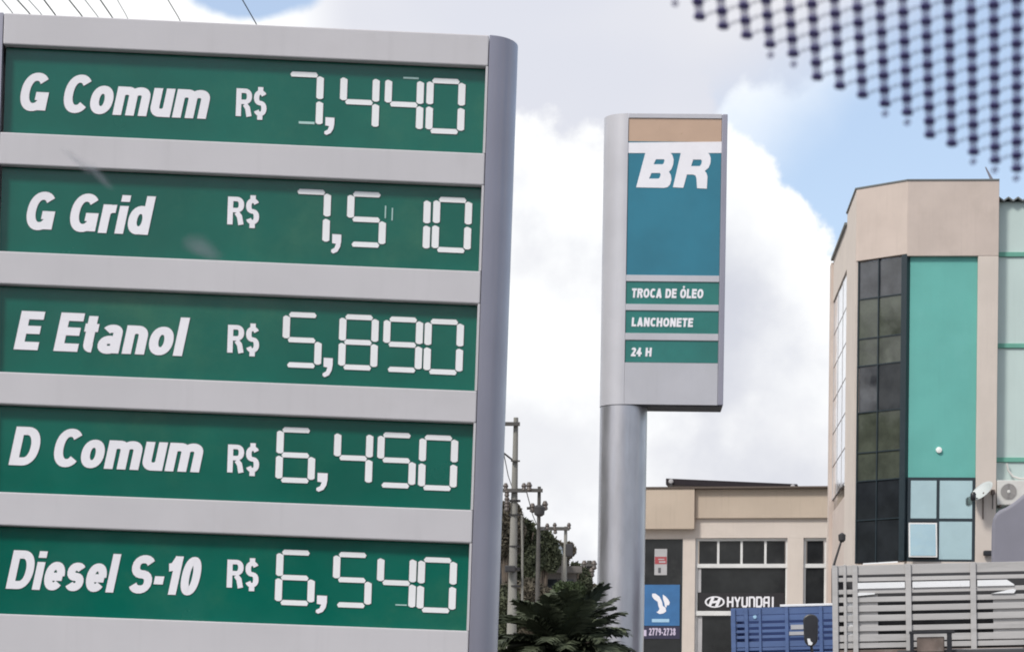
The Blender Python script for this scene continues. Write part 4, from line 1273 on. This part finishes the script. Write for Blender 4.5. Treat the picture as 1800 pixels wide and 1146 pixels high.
tree(892, 868, 98, 66, 130, 'leaf_brown', 'brownish tree behind the tall pale concrete pole', 1500, 1, 0.17)
tree(925, 893, 104, 64, 150, 'leaf_dark', 'dark tree between the pale pole and the transformer pole', 1600, 2, 0.17)
tree(955, 918, 108, 60, 90, 'leaf_dark', 'dark tree under the transformer pole', 1300, 3, 0.15)
tree(983, 945, 120, 50, 60, 'leaf_brown', 'brown tree top above the pale sheet roof', 1000, 4, 0.16)
tree(1012, 975, 124, 52, 110, 'leaf_dark', 'dark tree right of the grey utility pole', 1300, 5, 0.17)
tree(1034, 1010, 130, 40, 110, 'leaf_brown', 'small dark tree next to the round metal column', 900, 6, 0.17)
tree(1000, 1012, 70, 62, 90, 'leaf_green', 'greener bush showing just above the palm', 1300, 7, 0.09)
tree(930, 1000, 90, 90, 130, 'leaf_brown', 'low brownish tree mass left of the palm top', 1800, 8, 0.15)
tree(885, 1010, 80, 60, 150, 'leaf_dark', 'dark tree squeezed beside the price sign edge', 1400, 9, 0.14)

# ------------------------------------------------------------------ palm
pc = at(985, 1132, 38.0)
palm = empty('palm_tree', loc=(pc.x, pc.y, 0), label='dark bushy palm in front of the round metal column', cat='palm tree')
tm = MB()
zt_ = pc.z - 0.15
tm.tube([(0, 0, 0), (0.03, 0, zt_ * .5), (0, 0, zt_)], [0.2, 0.15, 0.14], 12)
for k in range(14):
    z = 0.15 + k * zt_ / 15
    tm.lathe((0, 0, z), [(0.165, -0.03), (0.20, 0.03), (0.165, 0.05)], 'z', 12)
tm.build('trunk', 'bark', palm, smooth=False)
rr_ = random.Random(12)


def frond(a, elv, L, droop, seed):
    r2 = random.Random(seed)
    pts = []
    dirh = Vector((math.cos(a), math.sin(a), 0))
    N = 12
    p_ = Vector((0, 0, 0))
    e = elv
    for i in range(N + 1):
        pts.append(p_.copy())
        e -= droop / N * (0.4 + 1.2 * i / N)
        p_ = p_ + (dirh * math.cos(e) + Vector((0, 0, 1)) * math.sin(e)) * (L / N)
    mb = MB().tube(pts, [0.018 - 0.013 * i / N for i in range(N + 1)], 5)
    side_ = Vector((-math.sin(a), math.cos(a), 0))
    for i in range(1, N * 3):
        t_ = i / (N * 3)
        k = min(int(t_ * N), N - 1)
        q_ = pts[k].lerp(pts[k + 1], t_ * N - k)
        tan = (pts[k + 1] - pts[k]).normalized()
        ll = L * 0.34 * math.sin(math.pi * (0.12 + 0.80 * t_)) ** 0.7 * r2.uniform(.85, 1.1)
        for sg in (-1, 1):
            d = (tan * 0.75 + side_ * sg * 0.75 + Vector((0, 0, r2.uniform(-0.1, 0.28)))).normalized()
            wv = tan * 0.026
            tip = q_ + d * ll + Vector((0, 0, -ll * 0.18))
            mid = q_ + d * ll * .5
            mb.add([q_ - wv, mid - wv * 1.5, tip, mid + wv * 1.5, q_ + wv], [(0, 1, 2, 3, 4)])
    return mb


for k in range(64):
    a = 2.399 * k + rr_.uniform(-.2, .2)
    el_ = 1.25 - 1.60 * (k / 64) + rr_.uniform(-.1, .1)
    L = 1.06 * rr_.uniform(.85, 1.08)
    f = frond(a, el_, L, rr_.uniform(.5, 1.0), k)
    o = f.build('frond', 'palm_leaf', palm)
    o.location = (0, 0, zt_ + 0.05)


# ------------------------------------------------------------------ trucks
def wheel(parent, x, y, r_, w_):
    o = MB().lathe((x, y, r_), [(r_ * .55, -w_ / 2), (r_ * .97, -w_ / 2 + .01), (r_, -w_ / 4), (r_, w_ / 4), (r_ * .97, w_ / 2 - .01), (r_ * .55, w_ / 2)], 'x', 24).build('wheel', 'rubber', parent, smooth=True)
    MB().lathe((x, y, r_), [(r_ * .2, -w_ / 2 - .01), (r_ * .5, -w_ / 2 - .005), (r_ * .5, w_ / 2 + .005), (r_ * .2, w_ / 2 + .01)], 'x', 16).build('rim', 'poster_grey', o, smooth=True)


def cab(parent, x0, x1, y0, y1, zt, m_):
    """a small flat-nosed cab standing in front of the stake body (towards the camera)"""
    pf = [(y0, 0.45), (y0, 1.25), (y0 + 0.22, zt - 0.08), (y0 + 0.34, zt), (y1, zt), (y1, 0.45)]
    MB().prism_x(pf, x0, x1).build('cab', m_, parent, 0.04)
    gl = [(y0 - 0.004, 1.3), (y0 + 0.200, zt - 0.14), (y0 + 0.215, zt - 0.14), (y0 + 0.012, 1.3)]
    MB().prism_x(gl, x0 + 0.1, x1 - 0.1).build('windscreen', 'dark_glass', parent)
    for s_ in (x0 + 0.3, x1 - 0.3):
        MB().lathe((s_, y0 - 0.01, 0.82), [(0.11, -0.02), (0.12, 0.0), (0.12, 0.02)], 'y', 16).build('headlight', 'lamp_white', parent)
    MB().box(x0, x1, y0 - 0.08, y0 - 0.01, 0.42, 0.62).build('bumper', 'black_plastic', parent, 0.02)


# grey stake truck
FG = Frame(1505, 1060, 28.0, R(-7.0), -0.024)
S = 28.0 / 5000.0
gt = empty('grey_truck', FG.matrix(), label='truck with weathered grey slatted stake body and bright metal bar', cat='truck')
gp = lambda x, y, w=0.0: FG.p(x, y, w)
gl_, gr_ = gp(1463, 1060)[0], gp(1905, 1060)[0]
vTb = gp(1600, 989)[1]
floor_z = 1.15
# level boards: (top y, bottom y) measured at x = 1650
boards = [(989, 1006), (1012, 1019), (1032, 1040), (1046, 1055), (1061, 1071.5), (1078, 1089), (1096, 1105.5), (1112, 1124), (1127, 1136)]
for (a, b) in boards:
    p0, p1 = gp(1650, b), gp(1650, a)
    j0, j1, jw = rnd.uniform(-.005, .005), rnd.uniform(-.005, .005), rnd.uniform(0, .006)
    xa_, xb_ = gl_ + 0.012, gr_ - 0.012
    vv = [(x, y, z) for x, dz in ((xa_, j0), (xb_, j1)) for y in (jw, 0.028 + jw) for z in (p0[1] + dz, p1[1] + dz)]
    MB().add(vv, [(0, 1, 3, 2), (4, 6, 7, 5), (0, 4, 5, 1), (2, 3, 7, 6), (0, 2, 6, 4), (1, 5, 7, 3)]).build('slat', 'grey_wood', gt, 0.003)
MB().box(gl_ + 0.012, gr_ - 0.012, 0.0, 0.028, floor_z, gp(1650, 1139)[1]).build('headboard_foot', 'rust', gt, 0.003)
for (xa, xb, pr_) in ((1463, 1473, -0.02), (1483, 1488, -0.012), (1499, 1508, -0.02), (1592, 1602, -0.02), (1706, 1716, -0.02), (1896, 1905, -0.02)):
    u0, u1 = gp(xa, 1060)[0], gp(xb, 1060)[0]
    MB().box(u0, u1, pr_, 0.0 - 0.001 if pr_ else 0, floor_z, vTb + (0.0 if xa != 1463 else 0.0) - 0.004 * (xa % 3)).build('stake_post', 'grey_wood', gt, 0.003)
for (xa, xb) in ((1508, 1543), (1746, 1800), (1800, 1896)):
    u0, u1 = gp(xa, 1060)[0], gp(xb, 1060)[0]
    MB().box(u0, u1, 0.030, 0.045, gp(1650, 1126)[1], gp(1650, 1038 if xa < 1700 else 1046)[1]).build('backing_board', 'grey_wood', gt)
# an aluminium bar tied to the front
y0, y1 = gp(1650, 1031.5)[1], gp(1650, 1021)[1]
u0, u1 = gp(1505, 1030)[0], gp(1779, 1026)[0]
ins = [(gp(1505, 1)[0], None)]
bars = MB()
tl = 0.006
for (xa, xb) in ((1506, 1590.5), (1604, 1704.5), (1718, 1770)):
    ua, ub = gp(xa, 1030)[0], gp(xb, 1030)[0]
    pol = [(ua, y0), (ub, y0), (ub, y1), (ua, y1)]
    if xb == 1770: pol = [(ua, y0), (ub + 0.07, y0), (ub + 0.07, y0 + 0.01), (ub, y1), (ua, y1)]
    MB().prism_y(pol, -0.016, -0.0015).build('metal_bar', 'chrome_bar', gt)
ua, ub = gp(1506, 1043)[0], gp(1538, 1043)[0]
MB().prism_y([(ua, gp(1520, 1047)[1]), (ub, gp(1535, 1044)[1]), (ub, gp(1535, 1042)[1]), (ua, gp(1520, 1041)[1])], -0.014, -0.0015).build('metal_bar', 'chrome_bar', gt)
ua, ub = gp(1742, 1041)[0], gp(1786, 1041)[0]
MB().prism_y([(ua, gp(1760, 1042.5)[1]), (ub - 0.02, gp(1760, 1042.5)[1]), (ub, gp(1760, 1037)[1]), (ub - 0.03, gp(1760, 1035)[1])], -0.014, -0.0015).build('metal_bar', 'chrome_bar', gt)
# white boards added behind the left ladder's gaps for the brightness seen through them
for k, y in enumerate((1063, 1079.5, 1097, 1113, 1131)):
    a, b = gp(1487, y + 4.5), gp(1500, y - 4.5)
    MB().box(a[0], b[0], 0.032, 0.04, a[1], b[1]).build('added_gap_board', 'chrome_bar', gt)
# sides, floor, rear of the stake body
LB = 4.6
for (a, b) in boards + [(1142, 1160)]:
    p0, p1 = gp(1650, b)[1], gp(1650, a)[1]
    MB().box(gl_ + 0.03, gl_ + 0.055, 0.06, LB, p0, p1).build('side_slat', 'grey_wood', gt)
    MB().box(gr_ - 0.055, gr_ - 0.03, 0.06, LB, p0, p1).build('side_slat', 'grey_wood', gt)
for w in (0.08, 1.5, 3.0, LB - 0.1):
    MB().box(gl_ + 0.004, gl_ + 0.029, w, w + 0.07, floor_z, vTb - 0.01).build('stake_post', 'grey_wood', gt)
    MB().box(gr_ - 0.029, gr_ - 0.004, w, w + 0.07, floor_z, vTb - 0.01).build('stake_post', 'grey_wood', gt)
MB().box(gl_ + 0.06, gr_ - 0.06, 0.30, 0.36, floor_z, vTb - 0.004).build('inside_shade_sheet', 'truck_dark', gt)  # dark sheet added behind the slats for the interior's shade
MB().box(gl_, gr_, 0.06, LB, floor_z - 0.16, floor_z - 0.002).build('cargo_floor', 'grey_wood', gt)
MB().box(gl_ + 0.06, gr_ - 0.06, LB - 0.04, LB, floor_z, vTb - 0.06).build('tailboard', 'grey_wood', gt)
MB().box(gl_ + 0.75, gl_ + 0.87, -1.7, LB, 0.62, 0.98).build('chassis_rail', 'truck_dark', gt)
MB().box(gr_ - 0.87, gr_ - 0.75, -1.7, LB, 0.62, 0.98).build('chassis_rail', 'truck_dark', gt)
cab(gt, gl_ + 0.15, gr_ - 0.15, -1.95, -0.25, 2.22, 'cab_white')
for (x, y) in ((gl_ + 0.28, -1.2), (gr_ - 0.28, -1.2), (gl_ + 0.28, 3.0), (gr_ - 0.28, 3.0)):
    wheel(gt, x, y, 0.45, 0.24)
# black rack in front of the stake body
gp2 = lambda x, y: gp(x, y, -0.25)
rk = MB()
a, b = gp2(1598, 1114), gp2(1678, 1107.5)
rk.box(a[0], b[0], -0.28, -0.22, a[1], b[1])
a, b = gp2(1665, 1160), gp2(1673, 1112)
rk.box(a[0], b[0], -0.275, -0.225, 2.15, b[1] - 0.002)
a, b = gp2(1600, 1160), gp2(1606, 1112)
rk.box(a[0], b[0], -0.275, -0.225, 2.15, b[1] - 0.002)
rk.build('roof_rack', 'black_plastic', gt, 0.004)
a, b = gp2(1612, 1146), gp2(1660, 1118)
MB().box(a[0], b[0], -0.24, -0.20, a[1], b[1]).build('rack_box', 'rust', gt, 0.01)
a, b = gp2(1612, 1141), gp2(1800, 1136)
MB().box(a[0], b[0], -0.10, -0.04, a[1] - 0.01, b[1]).build('lower_beam', 'grey_wood', gt, 0.006)
MB().box(gp(1560, 1)[0], gp(1810, 1)[0], -0.20, -0.12, 2.16, gp(1650, 1143)[1]).build('cab_roof_box', 'truck_dark', gt, 0.02)
# its wing mirror on a curved stalk
mr = MB()
mm_ = lambda x, y: gp(x, y, -1.6)
a, b = mm_(1412.5, 1136), mm_(1438, 1079)
cx_, hw = (a[0] + b[0]) / 2, (b[0] - a[0]) / 2
pts = arc(cx_, b[1] - hw * .8, hw, hw * .8, 0, 180, 10) + arc(cx_, a[1] + hw * 1.1, hw * .92, hw * 1.1, 180, 360, 10)
mir = MB().prism_y(pts, -1.66, -1.58).build('wing_mirror', 'black_plastic', gt, 0.012)
c1 = mm_(1423, 1128)
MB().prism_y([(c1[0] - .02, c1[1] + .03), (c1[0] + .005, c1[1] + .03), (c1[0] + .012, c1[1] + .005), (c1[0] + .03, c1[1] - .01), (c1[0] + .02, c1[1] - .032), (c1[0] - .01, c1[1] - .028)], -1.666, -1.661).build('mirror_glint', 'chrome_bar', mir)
s0 = mm_(1426, 1136)
MB().tube([(s0[0], -1.62, s0[1] + .01), (s0[0] + .02, -1.62, s0[1] - .12), (s0[0] + .12, -1.6, s0[1] - .32), (gl_ + 0.18, -1.5, s0[1] - .36)], 0.013, 8).build('mirror_stalk', 'black_plastic', gt, smooth=True)

# blue stake truck
FB = Frame(1288, 1100, 34.0, R(-6.0), -0.030)
S = 34.0 / 5000.0
bt = empty('blue_truck', FB.matrix(), label='truck with blue slatted stake body in front of the showroom', cat='truck')
bp_ = lambda x, y, w=0.0: FB.p(x, y, w)
bl, brr = bp_(1285, 1100)[0], bp_(1600, 1100)[0]
vTb = bp_(1370, 1066.5)[1]
bb_ = [(1066.5, 1079), (1080, 1090), (1094.5, 1100.5), (1105.5, 1110.5), (1115.5, 1120.5), (1126, 1136), (1137, 1142), (1146, 1160)]
for k, (a, b) in enumerate(bb_):
    MB().box(bl + 0.01, brr - 0.01, 0, 0.025, bp_(1370, b)[1], bp_(1370, a)[1]).build('slat', 'blue_wood', bt, 0.003)
for (xa, xb) in ((1285, 1293), (1309, 1315), (1334, 1338), (1380, 1386), (1440, 1446), (1520, 1526), (1592, 1600)):
    MB().box(bp_(xa, 1100)[0], bp_(xb, 1100)[0], -0.022, -0.001, 0.95, vTb - 0.001 * (xa % 7)).build('stake_post', 'blue_wood', bt, 0.003)
MB().box(bp_(1371, 1066)[0], brr, -0.01, 0.035, vTb + 0.002, vTb + 0.03).build('white_top_rail', 'chrome_bar', bt, 0.004)
for (ya, yb, xa) in ((1097.5, 1105.5, 1390), (1109.5, 1115.5, 1387)):
    MB().box(bp_(xa, 1100)[0], bp_(1415, 1100)[0], -0.010, -0.0012, bp_(1400, yb)[1], bp_(1400, ya)[1]).build('number_plate', 'poster_grey', bt)
MB().lathe((bp_(1327, 1084)[0], -0.0012, bp_(1327, 1084)[1]), [(0.02, -0.01), (0.024, 0.0)], 'y', 10).build('bolt_cap', 'pale_blue', bt)
LB = 4.2
for (a, b) in bb_:
    MB().box(bl + 0.03, bl + 0.055, 0.05, LB, bp_(1370, b)[1], bp_(1370, a)[1]).build('side_slat', 'blue_wood', bt)
MB().box(bl + 0.06, brr - 0.06, 0.45, 0.5, 1.0, vTb - 0.05).build('inside_shade_sheet', 'blue_dark', bt)  # shade inside the blue body, put into a dark sheet
MB().box(bl, brr, 0.03, LB, 0.85, 0.999).build('cargo_floor', 'blue_wood', bt)
MB().box(bl + 0.06, brr - 0.06, LB - 0.04, LB, 1.0, vTb - 0.05).build('tailboard', 'blue_wood', bt)
MB().box(bl + 0.6, bl + 0.7, -1.6, LB, 0.55, 0.84).build('chassis_rail', 'truck_dark', bt)
MB().box(brr - 0.7, brr - 0.6, -1.6, LB, 0.55, 0.84).build('chassis_rail', 'truck_dark', bt)
cab(bt, bl + 0.12, brr - 0.12, -1.8, -0.2, 2.1, 'cab_blue')
for (x, y) in ((bl + 0.25, -1.1), (brr - 0.25, -1.1), (bl + 0.25, 2.8), (brr - 0.25, 2.8)):
    wheel(bt, x, y, 0.42, 0.22)

# grey covered truck at the right edge
FT = Frame(1745, 950, 42.0, R(-11.5))
tp = lambda x, y: FT.p(x, y)
ct = empty('covered_truck', FT.matrix(), label='grey tarpaulin covered truck load at the right edge below the air conditioner', cat='truck')
outl = [(1743, 1300), (1742.5, 960), (1743, 925), (1745, 912), (1749, 903), (1757, 896), (1770, 890), (1782, 882), (1793, 873), (1803, 865), (1830, 858), (1880, 858), (1905, 868), (1915, 890), (1918, 960), (1918, 1300)]
pf = [tp(*q) for q in outl]
cover = MB().prism_y(pf, 0.0, 5.0).build('tarpaulin', 'tarp', ct, 0.05, segs=3)
a, b = tp(1743, 1300), tp(1918, 1300)
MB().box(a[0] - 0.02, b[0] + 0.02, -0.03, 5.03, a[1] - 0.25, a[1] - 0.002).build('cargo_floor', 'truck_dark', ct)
MB().box(a[0] + 0.1, b[0] - 0.1, -1.8, -0.15, 0.5, 2.0).build('cab', 'cab_white', ct, 0.12)
for (x, y) in ((a[0] + 0.25, -1.1), (b[0] - 0.25, -1.1), (a[0] + 0.25, 3.6), (b[0] - 0.25, 3.6)):
    wheel(ct, x, y, 0.45, 0.24)
MB().box(a[0] + 0.4, b[0] - 0.4, -1.5, 4.8, 0.55, a[1] - 0.252).build('chassis_rail', 'truck_dark', ct)

# ------------------------------------------------------------------ the windscreen of the car we sit in
rake = R(35)
Q0 = at(1500, 150, 0.60)
e1 = Vector((1, 0, 0))
e2 = Vector((0, -math.cos(rake), math.sin(rake)))       # up along the glass, which comes towards us
e3 = e1.cross(e2)                                          # outward-or-inward normal
if e3.y > 0: e3 = -e3
Wm = Matrix.Identity(4)
for i, a in enumerate((e1, e2, e1.cross(e2))):
    for j in range(3): Wm[j][i] = a[j]
Wm.translation = Q0
nz = e1.cross(e2)


def wp(x, y):
    d = ray(x, y)
    t_ = (Q0 - EYE).dot(nz) / d.dot(nz)
    q_ = EYE + d * t_ - Q0
    return Vector((q_.dot(e1), q_.dot(e2)))


ws = empty('windscreen', Wm, label='car windscreen glass with a printed band of dark dots in its upper corner', cat='windscreen')
ins = -1 if nz.y > 0 else 1               # local z sign that points to the inside of the car
MB().box(-0.85, 0.55, -0.72, 0.10, 0.0, -ins * 0.005).build('glass', 'clear', ws)
A0 = wp(1500, 150)
va = wp(1500 + 39.6, 150 + 15.6) - A0
vb = wp(1500 + 1.5, 150 + 24.6) - A0
anchor = wp(1516, 165)


def w2px(p_):
    q_ = Q0 + e1 * p_.x + e2 * p_.y - EYE
    t_ = q_.dot(FWD)
    return CX + q_.dot(RIGHT) / t_ * FPX, HY - q_.dot(UP) / t_ * FPX


def ell(cx, cy, r_, n=12, sx_=1.0, sy_=1.0):
    return [(cx + r_ * sx_ * math.cos(2 * math.pi * k / n), cy + r_ * sy_ * math.sin(2 * math.pi * k / n)) for k in range(n)]


def flat(name, polys, m_, z0, z1):
    mb = MB()
    for p_ in polys: mb.prism_z(p_, min(z0, z1), max(z0, z1))
    return mb.build(name, m_, ws)


ghost, thin, fading = [], [], []
dot_r = 0.00130
unit = 0.60 / 5000
dot_me = None
for i in range(-14, 12):
    for j in range(-22, 22):
        p_ = anchor + va * i + vb * j
        x, y = w2px(p_)
        lim = 27 + (x - 1242) * 0.515 + 9
        if x > 1828 or y < -22 or x < 1180 or y > lim + 16: continue
        if y > lim:
            if y < lim + 11: fading.append(ell(p_.x - 0.0002, p_.y + 0.0008, 0.0009, 10, 0.9, 1.2))
            continue
        if dot_me is None:
            o = flat('printed_dot', [ell(0, 0, dot_r, 14, 1.0, 0.70)], 'frit', ins * 0.0002, ins * 0.0006)
            dot_me = o.data
        else:
            o = bpy.data.objects.new('printed_dot', dot_me); C.objects.link(o); o.parent = ws
        o.location = (p_.x, p_.y, 0)
        o.rotation_euler = (0, 0, R(-8))
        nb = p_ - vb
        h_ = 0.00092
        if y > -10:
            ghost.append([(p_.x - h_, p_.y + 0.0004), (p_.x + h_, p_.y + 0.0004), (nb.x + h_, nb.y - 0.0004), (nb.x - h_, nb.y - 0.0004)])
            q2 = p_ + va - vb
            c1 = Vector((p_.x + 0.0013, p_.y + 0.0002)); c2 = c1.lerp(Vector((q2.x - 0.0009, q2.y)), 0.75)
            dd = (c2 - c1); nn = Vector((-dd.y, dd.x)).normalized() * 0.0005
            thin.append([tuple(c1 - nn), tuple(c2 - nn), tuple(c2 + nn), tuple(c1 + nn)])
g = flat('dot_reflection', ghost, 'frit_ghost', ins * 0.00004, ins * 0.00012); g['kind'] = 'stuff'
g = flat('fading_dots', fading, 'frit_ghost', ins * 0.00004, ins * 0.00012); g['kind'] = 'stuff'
g = flat('thin_print', thin, 'frit_thin', ins * 0.00004, ins * 0.00010); g['kind'] = 'stuff'


def glass_mark(pts, name='water_mark_or_reflection'):
    """a dried water mark or painted reflection: five thin films, each smaller than the last, so that its rim fades"""
    cx = sum(p_[0] for p_ in pts) / len(pts); cy = sum(p_[1] for p_ in pts) / len(pts)
    mb = MB()
    for k in range(5):
        f_ = 1.12 - 0.17 * k
        wob = [1 + rnd.uniform(-.12, .12) for _ in pts]
        z0 = ins * (0.0003 + 0.0002 * k)
        pl_ = [tuple(wp(cx + (a - cx) * f_ * q_, cy + (b - cy) * f_ * q_)) for (a, b), q_ in zip(pts, wob)]
        mb.prism_z(pl_, min(z0, z0 + ins * 0.0001), max(z0, z0 + ins * 0.0001))
    return mb.build(name, 'glass_mark', ws)


glass_mark([(322, 420), (335, 411), (358, 414), (380, 430), (390, 446), (384, 456), (366, 452), (342, 443), (326, 434)])
glass_mark([(110, 262), (122, 262), (150, 283), (172, 294), (166, 304), (150, 300), (128, 280)])  # this streak and the next: reflection in the glass, painted as film
glass_mark([(150, 282), (168, 288), (188, 312), (200, 330), (190, 328), (168, 308)])
